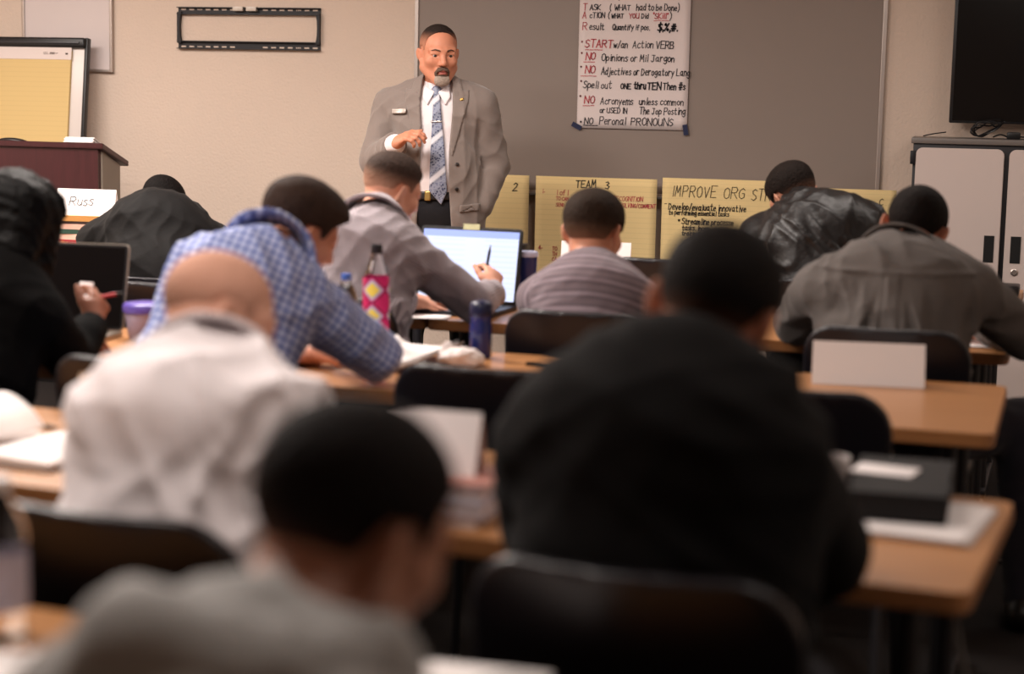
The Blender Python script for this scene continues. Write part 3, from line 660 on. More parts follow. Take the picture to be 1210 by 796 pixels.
# ------------------------------------------------------------------ lectern and easel in the far left corner
M_mahog = wood('mahogany_veneer', '35171a', '4a2226', .35, 3, 2)
t = empty('lectern', (-4.25, 8.02, 0), 0, 'dark mahogany lectern with sloping top edge in front of the flip chart', 'lectern')
box('front_panel', (-.45, -.03, .04), (.235, .0, 1.170), M_mahog, t)
MYZ = Matrix(((0, 0, 1, 0), (1, 0, 0, 0), (0, 1, 0, 0), (0, 0, 0, 1)))
side = [(0, .04), (.19, .04), (.19, 1.085), (0, 1.16)]
prism('side_panel', side, .222, .245, mat('grey_side', '8d8074', .6), t, MYZ); prism('side_panel', side, -.45, -.42, M_mahog, t, MYZ)
box('plinth', (-.44, 0, 0), (.22, .18, .05), M_blackrough, t); box('shelf', (-.42, 0, .7), (.222, .18, .72), M_mahog, t)
prism('lectern_top', [(-.045, 1.20), (.24, 1.105), (.24, 1.078), (-.045, 1.172)], -.46, .268, M_mahog, t, MYZ, .003)
SL = math.atan2(.125, .375)
bm = bmesh.new()
for k, (zz, rx) in enumerate(((0, .0), (.008, .004), (.016, -.002), (.024, .003))): add_box(bm, (-.075 + rx, -.07 + k * .004, zz), (.075 + rx, .08, zz + .007), .002)
o = bm_obj('paper_pad', bm, M_paper); o.location = (-4.13, 8.06, 1.177); o.rotation_euler = (-SL, 0, .1); tag(o, 'small thick pad of white paper on the lectern', 'paper pad')
o = surf('black_case', [ell((0, 0, .008), (.09, .06, .024)), plane((0, 0, .0), (0, 0, -1), .003)], .004, M_black); o.location = (-4.50, 8.045, 1.176); o.rotation_euler = (-SL, 0, 0); tag(o, 'low rounded black case lying on the lectern', 'case')

def easel():
    t = empty('flip_chart_easel', (-4.785, 8.56, 0), 0, 'flip chart easel with yellow pad and black top bar behind the lectern', 'easel')
    tilt = Matrix.Translation((0, .02, .86)) @ Matrix.Rotation(R(-7), 4, 'X')
    box('board', (-.36, -.012, -.02), (.365, .012, .86), mat('easel_white', 'd6ccc6', .35), t, .004, 2, tilt)
    b = prism('board_rim', rrect(.75, .9, .035), 0, 1, M_black, t) if False else None
    bm = bmesh.new()
    box('board_rim', (.362, -.02, -.02), (.38, .02, .87), M_black, t, .005, 2, tilt); box('board_rim', (-.378, -.02, -.02), (-.36, .02, .87), M_black, t, .005, 2, tilt)
    box('clamp_bar', (-.37, -.045, .815), (.372, .014, .868), M_black, t, .012, 3, tilt)
    box('clamp_lip', (-.365, -.052, .832), (.345, -.044, .846), mat('dark_grey_plastic', '2b2a2e', .35), t, .003, 2, tilt)
    p = box('paper_pad', (-.36, -.03, .02), (.292, -.0125, .8), M_pad, t, 0, 2, tilt)
    p['label'] = 'yellow ruled paper pad'
    hd = box('pad_header', (-.36, -.0325, .752), (.296, -.03, .815), mat('pad_header', 'd9cbc6', .7), p, 0, 2, tilt)
    for x0, x1, z0, z1 in ((-.190, -.148, .772, .795), (.262, .276, .778, .787)): box('printed_logo', (x0, -.0335, z0), (x1, -.0325, z1), mat('print_brown', '4a3c34', .8), p, 0, 2, tilt)
    for x0, x1, z in ((.135, .16, .787), (.135, .165, .779), (.17, .2, .787), (.17, .218, .783), (.17, .2, .779), (-.30, -.28, .779)): box('printed_line', (x0, -.0335, z), (x1, -.0325, z + .0025), mat('print_brown', '4a3c34', .8), p, 0, 2, tilt)
    for x, y in ((-.33, -.15), (.33, -.15), (-.3, .24), (.3, .24)):
        tube('leg', [(x * .9, .0, 1.5 if y < 0 else 1.4), (x, y, 0)] if False else [(x * .92, .06 if y < 0 else .09, .9), (x, y * .6, 0)], .012, M_blackrough, t, 8)
    return t
easel()

# ------------------------------------------------------------------ tables in rows
M_top = wood('table_laminate', 'b5804f', 'a57045', .38, 2.2, 0, .12)
M_edge = mat('table_edge', '9c683e', .45)
TZ = .74
def table(x, y, tilt, length, depth, label):
    """x, y = right near corner; the top runs left from it"""
    t = empty('training_table', (x, y, 0), -R(tilt), label, 'table', 'long training tables in rows')
    cx, cy = -length / 2, depth / 2
    prism('tabletop', [(a + cx, b + cy) for a, b in rrect(length, depth, .03)], TZ - .006, TZ, M_top, t)
    prism('edge_band', [(a + cx, b + cy) for a, b in rrect(length + .004, depth + .004, .032)], TZ - .034, TZ - .006, M_edge, t, None, .004)
    for lx in (-.10, -length + .10):
        for ly in (.10, depth - .10):
            tube('leg', [(lx, ly, TZ - .034), (lx, ly, .012)], .019, M_blackrough, t, 12)
        f = box('foot_bar', (lx - .022, .03, .018), (lx + .022, depth - .03, .05), M_blackrough, t, .008)
        for gy in (.05, depth - .05): lathe('glide', [(.014, 0), (.017, .006), (.01, .018)], M_silver, f, 12).location = (lx, gy, 0)
    box('modesty_rail', (-length + .12, depth - .14, TZ - .09), (-.12, depth - .12, TZ - .035), M_blackrough, t)
    return t
ROWS = [(.285, 6.66, 4, .70), (.21, 5.36, 4, .70), (.136, 4.0, 4, .74), (.067, 2.64, 7.5, .68), (-.24, 1.33, 8, .70)]
WHERE = ['front row below the flip chart sheets', 'second row with the lit laptop', 'middle row with the blank tent card', 'row with the closed black binder', 'nearest row at the photo bottom']
def rowp(r, u, v):
    """world x, y of a point u metres left of a row's right end and v metres in from its near edge"""
    x, y, tl, d = ROWS[r]; a = R(tl); return (x - u * math.cos(a) + v * math.sin(a), y + u * math.sin(a) + v * math.cos(a))
LEFT = [(2.26, 1.82), (1.83, .72), (1.83, 1.82), (1.83, 1.82), (1.83, 1.0)]   # where each left table starts and how long it is
for r, (x, y, tl, d) in enumerate(ROWS):
    table(x, y, tl, 1.82, d, 'orange wood table, right half of the ' + WHERE[r])
    x2, y2 = rowp(r, LEFT[r][0], 0); table(x2, y2, tl, LEFT[r][1], d, ('short orange wood table, left end of the ' if r in (1, 4) else 'orange wood table, left half of the ') + WHERE[r])

# ------------------------------------------------------------------ chairs
M_chair = mat('chair_shell', '151319', .34, bump=.05, bscale=400, spec=.5)
def back_fn(P):
    x, y, z = P[:, 0], P[:, 1], P[:, 2]; yc = -.20 - .05 * (1 - (x / .23) ** 2) - (z - .68) * .22
    q = np.stack([np.abs(x) - (.225 - .09), np.abs(z - .695) - (.17 - .09)], 1); d2 = np.sqrt((np.maximum(q, 0) ** 2).sum(1)) + np.minimum(q.max(1), 0) - .09
    dy = np.abs(y - yc) - .008; w = np.stack([d2 + .006, dy], 1)
    return np.sqrt((np.maximum(w, 0) ** 2).sum(1)) + np.minimum(w.max(1), 0) - .006
def seat_fn(P):
    x, y, z = P[:, 0], P[:, 1], P[:, 2]; zc = .435 - .012 * (1 - (x / .22) ** 2) - .5 * np.maximum(y - .17, 0) ** 2 * 10 * .3
    q = np.stack([np.abs(x) - (.225 - .07), np.abs(y - .015) - (.215 - .07)], 1); d2 = np.sqrt((np.maximum(q, 0) ** 2).sum(1)) + np.minimum(q.max(1), 0) - .07
    w = np.stack([d2 + .008, np.abs(z - zc) - .012], 1)
    return np.sqrt((np.maximum(w, 0) ** 2).sum(1)) + np.minimum(w.max(1), 0) - .008
def make_chair():
    t = empty('stacking_chair', (0, 0, 0), 0, 'x', 'chair', 'black stacking chairs')
    surf('backrest', [custom(back_fn, (-.24, -.34, .5), (.24, -.12, .89))], .008, M_chair, t)
    surf('seat', [custom(seat_fn, (-.24, -.22, .38), (.24, .25, .46))], .009, M_chair, t)
    for s in (-1, 1):
        tube('leg', [(s * .2, .19, .425), (s * .225, .22, .01)], .0115, M_blackrough, t); tube('leg', [(s * .2, -.15, .425), (s * .225, -.27, .01)], .0115, M_blackrough, t)
        tube('back_post', smooth_pts([(s * .2, -.15, .42), (s * .2, -.19, .5), (s * .19, -.215, .62), (s * .17, -.235, .7)]), .011, M_blackrough, t)
        tube('side_rail', [(s * .2, .19, .425), (s * .2, -.15, .425)], .0115, M_blackrough, t)
    return t
proto = None
def chair(x, y, yaw, label):
    """x, y = the middle of the seat; yaw turns the chair clockwise"""
    global proto
    if proto is None: c = proto = make_chair()
    else:
        c = proto.copy(); C.objects.link(c)
        for ch in list(proto.children):
            k = ch.copy(); C.objects.link(k); k.parent = c
    c.location = (x, y, 0); c.rotation_euler = (0, 0, -R(yaw)); c['label'] = label
    return c
chair(-.335, 2.44, 7, 'black chair under the man in the black zip jacket')
chair(-1.115, 2.52, 8, 'black chair behind the man in the white shirt')
chair(-.95, 4.03, 4, 'empty black chair at the middle row, left of the black zip jacket man')
chair(-.285, 3.98, 4, 'empty black chair at the middle row in front of the blank tent card')
chair(-.11, 5.10, 4, 'black chair under the man in the plain grey shirt')
chair(-.965, 5.14, 4, 'black chair behind the man in the striped shirt')
chair(-1.735, 5.20, 6, 'black chair under the man writing at the lit laptop')
chair(-.90, 6.36, 4, 'empty black chair at the front row beside the leather jacket man').scale = (1, 1, 1.06)
chair(-.34, 6.38, 4, 'black chair under the man in the leather jacket')
chair(-2.98, 6.55, 4, 'low black chair under the hunched man in the black jacket').scale = (.9, .9, .86)
chair(-2.28, 5.34, 4, 'empty black chair in front of the purple lidded tub')
chair(-1.70, 3.86, 6, 'black chair under the man in the blue plaid shirt')
chair(-2.30, 3.90, 6, 'black chair under the woman with long black hair')

# ------------------------------------------------------------------ people
M_jean = cloth('dark_trousers', '24222a'); M_shoe = mat('black_shoe', '15120f', .4)
def arm_default(J, facing, q, out=.09, fw=.2, up=.80, wf=.2, wi=.13):
    f = np.array((math.sin(R(facing)), math.cos(R(facing)), 0)); r = np.array((math.cos(R(facing)), -math.sin(R(facing)), 0)); sg = 1 if q == 'R' else -1
    e = np.array(J['sh' + q]) + f * fw + r * sg * out; e[2] = up; w = e + f * wf - r * sg * wi; w[2] = .783
    J['el' + q], J['wr' + q] = e, w

# --- the standing instructor
J = dict(pel=(-2.204, 7.69, .985), wai=(-2.21, 7.665, 1.14), che=(-2.214, 7.70, 1.355), neck=(-2.205, 7.685, 1.475), head=(-2.188, 7.62, 1.638),
         shL=(-2.018, 7.70, 1.418), shR=(-2.425, 7.69, 1.408), elL=(-1.965, 7.76, 1.155), wrL=(-2.0, 7.70, .985), elR=(-2.475, 7.63, 1.165), wrR=(-2.302, 7.385, 1.255),
         hipL=(-2.11, 7.71, .94), hipR=(-2.30, 7.69, .94), knL=(-2.08, 7.70, .5), knR=(-2.32, 7.67, .5), anL=(-2.06, 7.73, .09), anR=(-2.33, 7.70, .09),
         fR=(.78, -.36, .42), nR=(.15, .45, -.85), cR=(38, 44, 50, 54), fL=(-.35, -.02, -.9), nL=(-.9, 0, .3))
p = instructor = Person('standing man in grey suit jacket and patterned blue tie, hand raised', J, 166, (152, 5, 0), hs=1.04, build=1.1, h=.0042, skin='c8866a', head_kw=dict(wide=.97, jaw=1.16, ear=.88))
M_dress = cloth('white_dress_shirt', 'ece4e6', bump=.1)
p.top('dress_shirt', M_dress, off=.012, amp=.002, seed=4, h=.005, sleeve=.97, hem=1.03)
shirt_ops = p.top_ops
f_, r_ = p.fwd, p.rt
def front_uv(P):                                            # metres to the wearer's left-right and up, seen from the front; x grows to the photo's right
    q = P - A3(*J['che']); return -(q @ r_), P[:, 2], q @ f_
def poly_sdf(x, z, pts):
    pts = np.array(pts); d = np.full(len(x), 1e9); s = np.ones(len(x))
    for i in range(len(pts)):
        a, b = pts[i], pts[i - 1]; e = b - a; wx, wz = x - a[0], z - a[1]; t = np.clip((wx * e[0] + wz * e[1]) / (e @ e), 0, 1)
        d = np.minimum(d, (wx - e[0] * t) ** 2 + (wz - e[1] * t) ** 2)
        c = np.stack([z >= a[1], z < b[1], e[0] * wz > e[1] * wx]); s = np.where(c.all(0) | (~c).all(0), -s, s)
    return s * np.sqrt(d)
def front_patch(name, base_ops, pts, off, m, k=.002, h=.004, deep=.05, bb=.45, uvs=None):
    """a piece of cloth that follows the front of base_ops inside a polygon (photo-right, height)"""
    def fn(P):
        x, z, y = front_uv(P); d = ev(base_ops, P)
        return smax(smax(np.abs(d - off * .5) - off * .5, poly_sdf(x, z, pts), k), -y + .0, .002).astype(np.float32)
    c = A3(*J['che']); zz = [q[1] for q in pts]; xs = [q[0] for q in pts]
    lo = A3(c[0] - bb, c[1] - bb, min(zz) - .02); hi = A3(c[0] + bb, c[1] + .1, max(zz) + .02)
    return surf(name, [custom(fn, lo, hi)], h, m, p.o, p.base, uvs=uvs)
M_suit = cloth('grey_suit_wool', '80746e', ((0, .004, .4, '6c615c', .5), (1, .004, .4, '8f837c', .5)), bump=.12, sheen=.3)
jk = p.flesh(.028) + p.arms(.023, .97)
for q in jk[-4:]: q.k = .010
jk += [tub((-2.20, 7.69, .82), (-2.205, 7.69, 1.05), (.216, .165), (.198, .152), r_, .05)]
OPEN = [(-.055, 1.60), (.068, 1.60), (.072, 1.40), (.060, 1.22), (.062, 1.06), (.085, .76), (-.085, .76), (-.070, 1.06), (-.062, 1.22), (-.075, 1.40)]
def cut_open(P):
    x, z, y = front_uv(P); return smax(poly_sdf(x, z, OPEN), -y + .01, .004).astype(np.float32)
cuffs = []
W_, E_ = A3(*J['wrR']), A3(*J['elR']); dW = (W_ - E_) / np.linalg.norm(W_ - E_)
jk_ops = jk + [cap(J['neck'] + np.array((0, 0, -.015)), p.world((0, -.0, .0)), .073, .08, .012, 's'), wrinkle(.006, 12, (.05, .14)), plane((0, 0, .83), (0, 0, -1), .012),
               custom(cut_open, (-9, -9, -9), (9, 9, 9), .006, 's'),
               custom(lambda X: np.maximum(-((X - (W_ - dW * .035)) @ dW), np.linalg.norm(X - W_, axis=1) - .085), (-9, -9, -9), (9, 9, 9), .006, 's')]
jk_ops[-2].lo = jk_ops[-1].lo = None
jacket = surf('suit_jacket', jk_ops, .0055, M_suit, p.o, p.base, uvs=jk)
solid = jk + [wrinkle(.006, 12, (.05, .14))]
jk_torso = [q for q in jk if q not in jk[-5:-1]] + [wrinkle(.006, 12, (.05, .14))]
lap = [(-.058, 1.56), (-.100, 1.535), (-.112, 1.485), (-.140, 1.490), (-.138, 1.44), (-.070, 1.19), (-.060, 1.26), (-.072, 1.44)]
for nm, sg in (('lapel', 1), ('lapel', -1)): front_patch(nm, jk_torso, [(x * sg + (.004 if sg < 0 else 0), z) for x, z in lap], .008, M_suit, h=.0045, uvs=jk)
front_patch('pocket_flap', solid, [(.11, .985), (.20, .995), (.20, .96), (.11, .95)], .006, M_suit, h=.005, uvs=jk)
for z in (1.165, 1.055): 
    front_patch('button', solid, [(.098 + .010 * math.cos(a * 1.05), z + .010 * math.sin(a * 1.05)) for a in range(6)], .008, mat('dark_button', '2c2725', .4), h=.004)
sh_body = p.flesh(.012)
p.top_prims = sh_body
p.collar(M_dress, .076, .062, .036, .004, 'shirt_collar', low=.006, res=.004)
for sg in (-1, 1): front_patch('collar_point', sh_body, [(sg * .006, 1.478), (sg * .055, 1.505), (sg * .062, 1.455), (sg * .040, 1.418)], .012, M_dress, h=.004)
M_tie = cloth('patterned_tie', '4a5578', rough=.5, sheen=.1)
nt = M_tie.node_tree; u, v = uv_xy(nt)
dg = nmath(nt, 'ADD', v, nmath(nt, 'MULTIPLY', u, -.85))
c = nmix(nt, stripe(nt, dg, .085, .36, .03), hexc('2a3252'), hexc('6f7690'))
vo = nt.nodes.new('ShaderNodeTexVoronoi'); vo.inputs['Scale'].default_value = 110; nt.links.new(nt.nodes['Texture Coordinate'].outputs['Object'], vo.inputs['Vector'])
mr = nt.nodes.new('ShaderNodeMapRange'); mr.inputs['From Min'].default_value = .25; mr.inputs['From Max'].default_value = .55; nt.links.new(vo.outputs['Distance'], mr.inputs['Value'])
c = nmix(nt, nmath(nt, 'MULTIPLY', mr.outputs[0], .55), c, hexc('aab0c0')); c = nmix(nt, stripe(nt, nmath(nt, 'ADD', dg, .0), .17, .16, .03), c, hexc('d4d4dc'))
nt.links.new(c, nt.nodes['Principled BSDF'].inputs['Base Color'])
def tie_uv(P): x, z, y = front_uv(P); return x, z
tp = Prim(lambda P: np.zeros(len(P), np.float32), None, None, 0, 'u', tie_uv)
tie = front_patch('tie', sh_body, [(-.012, 1.468), (.014, 1.468), (.040, 1.24), (.056, 1.045), (.030, .985), (-.024, 1.045), (-.020, 1.24)], .020, M_tie, h=.004, uvs=[tp])
knot = surf('tie_knot', [ell(A3(*J['che']) + f_ * .105 + A3(0, 0, .125), (.024, .020, .026), k=.01), ell(A3(*J['che']) + f_ * .118 + A3(0, 0, .100), (.017, .016, .024), k=.015)], .004, M_tie, p.o, p.base, uvs=[tp])
front_patch('tie_bar', sh_body, [(-.022, 1.352), (.028, 1.354), (.028, 1.346), (-.022, 1.344)], .026, mat('silver_pin', 'c9c4bf', .25, metal=.9), h=.003)
for k, (px, pz, w, hh, m_, nm) in enumerate(((-.165, 1.388, .064, .022, mat('name_tag', 'b9aea6', .35, metal=.4), 'name_badge'), (.112, 1.445, .016, .012, mat('gold_pin', 'c8a25a', .3, metal=.8), 'lapel_pin'))):
    front_patch(nm, jk_torso, [(px - w / 2, pz - hh / 2), (px + w / 2, pz - hh / 2 + .004), (px + w / 2, pz + hh / 2 + .004), (px - w / 2, pz + hh / 2)], .014, m_, h=.003)
p.trousers(cloth('black_trousers', '19181c'), .016, .007)
front_patch('belt', [tub((-2.204, 7.69, .94), (-2.205, 7.69, 1.10), (.196, .150), (.186, .142), r_, .05)], [(-.13, 1.006), (.13, 1.006), (.13, 1.042), (-.13, 1.042)], .016, mat('belt_leather', '1c1614', .4), h=.004)
front_patch('belt_buckle', [tub((-2.204, 7.69, .94), (-2.205, 7.69, 1.10), (.196, .150), (.186, .142), r_, .05)], [(-.044, 1.002), (-.016, 1.002), (-.016, 1.046), (-.044, 1.046)], .022, mat('brass_buckle', 'b99a5c', .3, metal=.8), h=.004)
p.shoes(M_shoe)
surf('shirt_cuff', [ring(W_ - dW * .046, dW, .041, .039, .03, .005, flat=.9, x=r_)], .004, M_dress, p.o, p.base)
p.hair(hair_mat('hair_instructor', '2e2623', 'b07a62', amount=.95), 'high', .007, .002, .0008, h=.0035, fade=(.045, .105))
def beard(L):
    x, y, z = L[:, 0], L[:, 1], L[:, 2]; ax = np.abs(x)
    chin = np.sqrt((x / .034) ** 2 + ((z + .101) / .026) ** 2) - 1; st = poly_sdf(ax, z, [(0, -.056), (.0, -.043), (.022, -.047), (.033, -.066), (.031, -.09), (.022, -.09), (.022, -.066)])
    return np.maximum(np.minimum(chin * .025, st), -y + .04)
p.region('chin_beard', mat('grey_beard', 'a8978a', .9, noise=.4, nscale=120, bump=.6, bscale=200), lambda L: np.maximum(beard(L), L[:, 2] + .082), .005)
p.region('moustache', mat('brown_beard', '5e4a3e', .9, noise=.4, nscale=120, bump=.6, bscale=200), lambda L: np.maximum(beard(L), -.082 - L[:, 2]), .004)
def brow(L):
    x, z = np.abs(L[:, 0]), L[:, 2]; return np.maximum(poly_sdf(x, z, [(.013, .018), (.014, .026), (.034, .031), (.052, .024), (.05, .020), (.034, .025)]), -L[:, 1] + .04)
p.region('eyebrows', mat('brown_brow', '4a352b', .9), brow, .003)
def lips(L): return np.maximum(np.sqrt((L[:, 0] / .021) ** 2 + ((L[:, 2] + .0655) / .011) ** 2) * .011 - .011, -L[:, 1] + .05)
p.region('lips', mat('lip_skin', '9a5248', .5), lips, .001)
p.eyes()
# wedding ring
Wf = A3(*J['fR']) / np.linalg.norm(J['fR']); 

def seated(label, J, facing, hrot, left=None, right=None, **kw):
    for q, a in (('L', left), ('R', right)):
        if ('el' + q) not in J: arm_default(J, facing, q, **(a or {}))
    return Person(label, J, facing, hrot, **kw)

# --- man in a black zip jacket, near the centre
J = dict(pel=(-.345, 2.40, .57), che=(-.345, 2.41, .985), neck=(-.334, 2.46, 1.06), head=(-.318, 2.58, 1.138), shL=(-.515, 2.42, .965), shR=(-.215, 2.42, .955))
p = seated('man in black zip jacket with short dark hair, beside the closed black binder', J, 7, (10, 20, 12), dict(out=.07), dict(out=.03, fw=.17), hs=1.02, build=1.1, h=.007, skin='b57a60', head_kw=dict(ear=1.15))
M_fleece = cloth('black_fleece', '0d0b0b', bump=.2, sheen=.02, spec=.1)
p.top('jacket', M_fleece, off=.032, amp=.006, seed=21, h=.008, wl=(.08, .2)); p.collar(M_fleece, .098, .086, .034, .010, 'jacket_collar', low=-.02)
p.hair(hair_mat('hair_dark', '171312', '8a6452'), 'short', .016, .008, .003, fade=(-.06, .02)); p.trousers(M_jean); p.shoes(M_shoe); p.eyes()

# --- balding man in a white shirt
J = dict(pel=(-1.12, 2.48, .57), che=(-1.135, 2.57, .925), neck=(-1.15, 2.665, .995), head=(-1.20, 2.83, 1.060), shL=(-1.255, 2.60, .935), shR=(-.985, 2.60, .94))
p = seated('bald man in a white shirt leaning over the table, back to the viewer', J, 8, (54, 20, -8), dict(out=.06), dict(out=.10), hs=.98, build=.98, h=.006, skin='d2a08a')
M_ws = cloth('white_shirt', 'eee6e8', bump=.25)
p.top('shirt', M_ws, off=.02, amp=.012, seed=31, h=.007, wl=(.07, .2)); p.collar(M_ws)
p.hair(hair_mat('hair_stubble', '8e6c5a', 'd2a08a', amount=1.), 'short', .0010, .0012, .0008, fade=(.085, -.02), amp=.0002); p.trousers(M_jean); p.shoes(M_shoe); p.eyes()

# --- man in a blue plaid shirt leaning on his elbow
J = dict(pel=(-1.70, 3.82, .57), che=(-1.60, 3.93, .985), neck=(-1.565, 4.01, 1.065), head=(-1.56, 4.19, 1.106), shL=(-1.715, 3.90, .975), shR=(-1.48, 4.0, .965), elR=(-1.345, 4.18, .81), wrR=(-1.55, 4.36, .785), elL=(-1.80, 4.12, .80), wrL=(-1.68, 4.34, .783))
p = seated('man in a blue and white plaid shirt bent over the table on his elbow', J, 12, (42, 24, 8), hs=1.0, build=1.0, h=.006, skin='c98c72')
M_plaid = cloth('blue_plaid', 'c3cbe6', ((0, .02, .52, '6f80bc', .75), (1, .02, .52, '6f80bc', .75), (0, .02, .14, '3a4a8c', .7), (1, .02, .14, '3a4a8c', .7)))
p.top('plaid_shirt', M_plaid, off=.018, amp=.006, seed=41, h=.006, sleeve=.47); p.collar(M_plaid)
p.hair(hair_mat('hair_brown', '3a2b24', '9c7460'), 'short', .022, .009, .003, fade=(-.06, .04), front=.008); p.trousers(M_jean); p.shoes(M_shoe); p.eyes()

# --- man writing in front of the lit laptop
J = dict(pel=(-1.735, 5.14, .57), che=(-1.72, 5.25, .965), neck=(-1.735, 5.35, 1.06), head=(-1.722, 5.47, 1.146), shL=(-1.83, 5.22, .955), shR=(-1.60, 5.34, .945), elR=(-1.45, 5.50, .80), wrR=(-1.432, 5.70, .815), fR=(-.15, .5, .55), nR=(-.8, .5, -.3), cR=(38, 40, 44, 46))
p = seated('man in a grey checked shirt writing in front of the lit laptop', J, 10, (38, 16, 6), dict(out=.05), None, hs=.97, build=.95, h=.006, skin='cf9880')
M_check = cloth('grey_check', 'b4aaae', ((0, .009, .45, '5a5058', .7), (1, .009, .45, '5a5058', .7)))
p.top('checked_shirt', M_check, off=.016, amp=.005, seed=51, h=.006); p.collar(M_check)
p.hair(hair_mat('hair_fade', '3f322c', 'b48a74', amount=.9), 'short', .014, .003, .0015, fade=(.0, .075)); p.trousers(M_jean); p.shoes(M_shoe); p.eyes()
writer = p

# --- man in a striped shirt below the TEAM 3 sheet
J = dict(pel=(-1.005, 5.10, .57), che=(-1.005, 5.19, .875), neck=(-1.014, 5.24, .93), head=(-1.03, 5.33, 1.048), shL=(-1.165, 5.22, .85), shR=(-.855, 5.22, .845))
p = seated('man in a grey striped shirt below the TEAM 3 sheet, back to the viewer', J, 4, (14, 10, 0), dict(out=.05), dict(out=.06), hs=1.0, build=.92, h=.006, skin='c98c70')
M_stripe = cloth('striped_shirt', '7a6c72', ((1, .022, .22, '3c3640', .55), (1, .044, .12, 'a898a4', .5)))
p.top('striped_shirt', M_stripe, off=.016, amp=.003, seed=61, h=.006); p.collar(M_stripe)
p.hair(hair_mat('hair_brown_short', '33271f', 'a07860'), 'short', .020, .012, .003, fade=(-.06, .04)); p.trousers(M_jean); p.shoes(M_shoe); p.eyes()

# --- man in a plain grey shirt on the right
J = dict(pel=(-.11, 5.06, .57), che=(-.108, 5.12, .93), neck=(-.105, 5.22, 1.015), head=(-.076, 5.36, 1.086), shL=(-.315, 5.15, .925), shR=(.10, 5.15, .93), knR=(.25, 5.2, .56), anR=(.28, 5.08, .09))
p = seated('man in a plain grey shirt with back pleat, beside the storage cabinet', J, 4, (4, 26, 10), dict(out=.10), dict(out=.14), hs=1.03, build=1.18, h=.0065, skin='b8785e')
M_grey = cloth('grey_shirt', '605a57', bump=.3, sheen=.05)
def pleat(P):
    q = P - A3(*J['che']); x = q @ A3(*p.rt); y = q @ A3(*p.fwd); z = q[:, 2]; t = np.clip(.06 - z, 0, .5)
    back = np.clip(-y * 14, 0, 1) * np.clip((.075 - z) * 40, 0, 1); w = .018 + .03 * t
    d = -.010 * np.clip((w - np.abs(x)) / .004 + .5, 0, 1)
    for c0, g, s0 in ((.03, .55, .012), (.075, .9, .014), (.05, 1.7, .012)): d = d - .013 * np.exp(-((np.abs(x) - c0 - g * t * t) / s0) ** 2) * np.clip(t * 12, 0, 1)
    return d * back - .008 * np.exp(-((z - .072) / .006) ** 2) * np.clip(-y * 14, 0, 1)
pl = [Prim(pleat, None, None, 0, 'd')]
p.top('grey_shirt', M_grey, off=.02, amp=.009, seed=71, h=.0065, extra=pl, wl=(.07, .18)); p.collar(M_grey, .132, .068, .095, .006, low=-.05)
p.hair(hair_mat('hair_black', '1d1715', '7a5646'), 'short', .012, .008, .003, fade=(-.06, -.01)); p.trousers(M_jean); p.shoes(M_shoe); p.eyes()

# --- man in a leather jacket
J = dict(pel=(-.35, 6.33, .57), che=(-.41, 6.38, .985), neck=(-.485, 6.49, 1.06), head=(-.53, 6.63, 1.11), shL=(-.615, 6.46, .965), shR=(-.245, 6.42, 1.0))
p = seated('man in a shiny black leather jacket bent low over the front row table', J, 0, (-38, 34, -14), dict(out=.10, fw=.14), dict(out=.12), hs=1.0, build=1.08, h=.006, skin='b8826a')
M_leather = mat('black_leather', '131112', .42, bump=.35, bscale=35, spec=.5)
p.top('leather_jacket', M_leather, off=.034, amp=.010, seed=81, h=.006, wl=(.06, .16)); p.collar(M_leather, .095, .08, .05, .009, 'jacket_collar')
p.hair(hair_mat('hair_dark_brown', '211a17', '8f6a58'), 'short', .016, .006, .002, fade=(-.05, .03)); p.trousers(M_jean); p.shoes(M_shoe); p.eyes()

# --- man in a black jacket by the lectern
J = dict(pel=(-2.99, 6.50, .57), che=(-3.08, 6.62, .90), neck=(-3.12, 6.73, .95), head=(-3.195, 6.92, 0.974), shL=(-3.33, 6.62, .835), shR=(-2.895, 6.66, .865))
p = seated('hunched man in a dull black jacket beside the stack of books', J, 0, (20, 42, 8), dict(out=.06), dict(out=.06), hs=1.0, build=1.1, h=.006, skin='8a5a44')
M_nylon = cloth('black_nylon', '0f0d0d', rough=.7, bump=.3, sheen=.03, spec=.15)
p.top('jacket', M_nylon, off=.03, amp=.006, seed=91, h=.006, wl=(.05, .16)); p.collar(M_nylon, .10, .092, .05, .012, 'jacket_collar', low=-.01)
p.hair(hair_mat('hair_cropped', '14100f', '5a4034'), 'short', .009, .006, .002, fade=(-.06, -.02)); p.trousers(M_jean); p.shoes(M_shoe); p.eyes()

# --- woman with long black hair at the left edge
J = dict(pel=(-2.30, 3.86, .57), che=(-2.29, 3.97, .90), neck=(-2.285, 4.04, .985), head=(-2.318, 4.17, 1.10), shL=(-2.44, 3.98, .885), shR=(-2.17, 4.0, .875), elR=(-2.175, 4.16, .765), wrR=(-2.20, 4.34, .83), fR=(-.1, .6, .6), nR=(-.9, .3, -.2), cR=(35, 38, 42, 46))
p = seated('woman with long black hair and black top holding a red pen', J, 6, (16, 18, 0), dict(out=.04), None, hs=.96, build=.88, h=.006, skin='8d5a44', head_kw=dict(wide=.95, jaw=.9))
M_bk = cloth('black_knit', '070606', bump=.2, sheen=.0, spec=.06)
p.top('black_top', M_bk, off=.016, amp=.004, seed=101, h=.006)
M_lh = mat('long_black_hair', '070606', .55, bump=.9, bscale=40, spec=.07)
def W2(x, y, z): return p.world((x, y, z))
hp = [ell(W2(0, -.018, .035), (.108, .118, .108), p.H, k=.03)]
for sx in (-.075, -.045, -.012, .02, .052, .08): hp.append(cap(W2(sx, -.055 - .02 * math.cos(sx * 18), .04), W2(sx * 1.45, -.105, -.22 - .05 * math.cos(sx * 90)), .052, .036, .03))
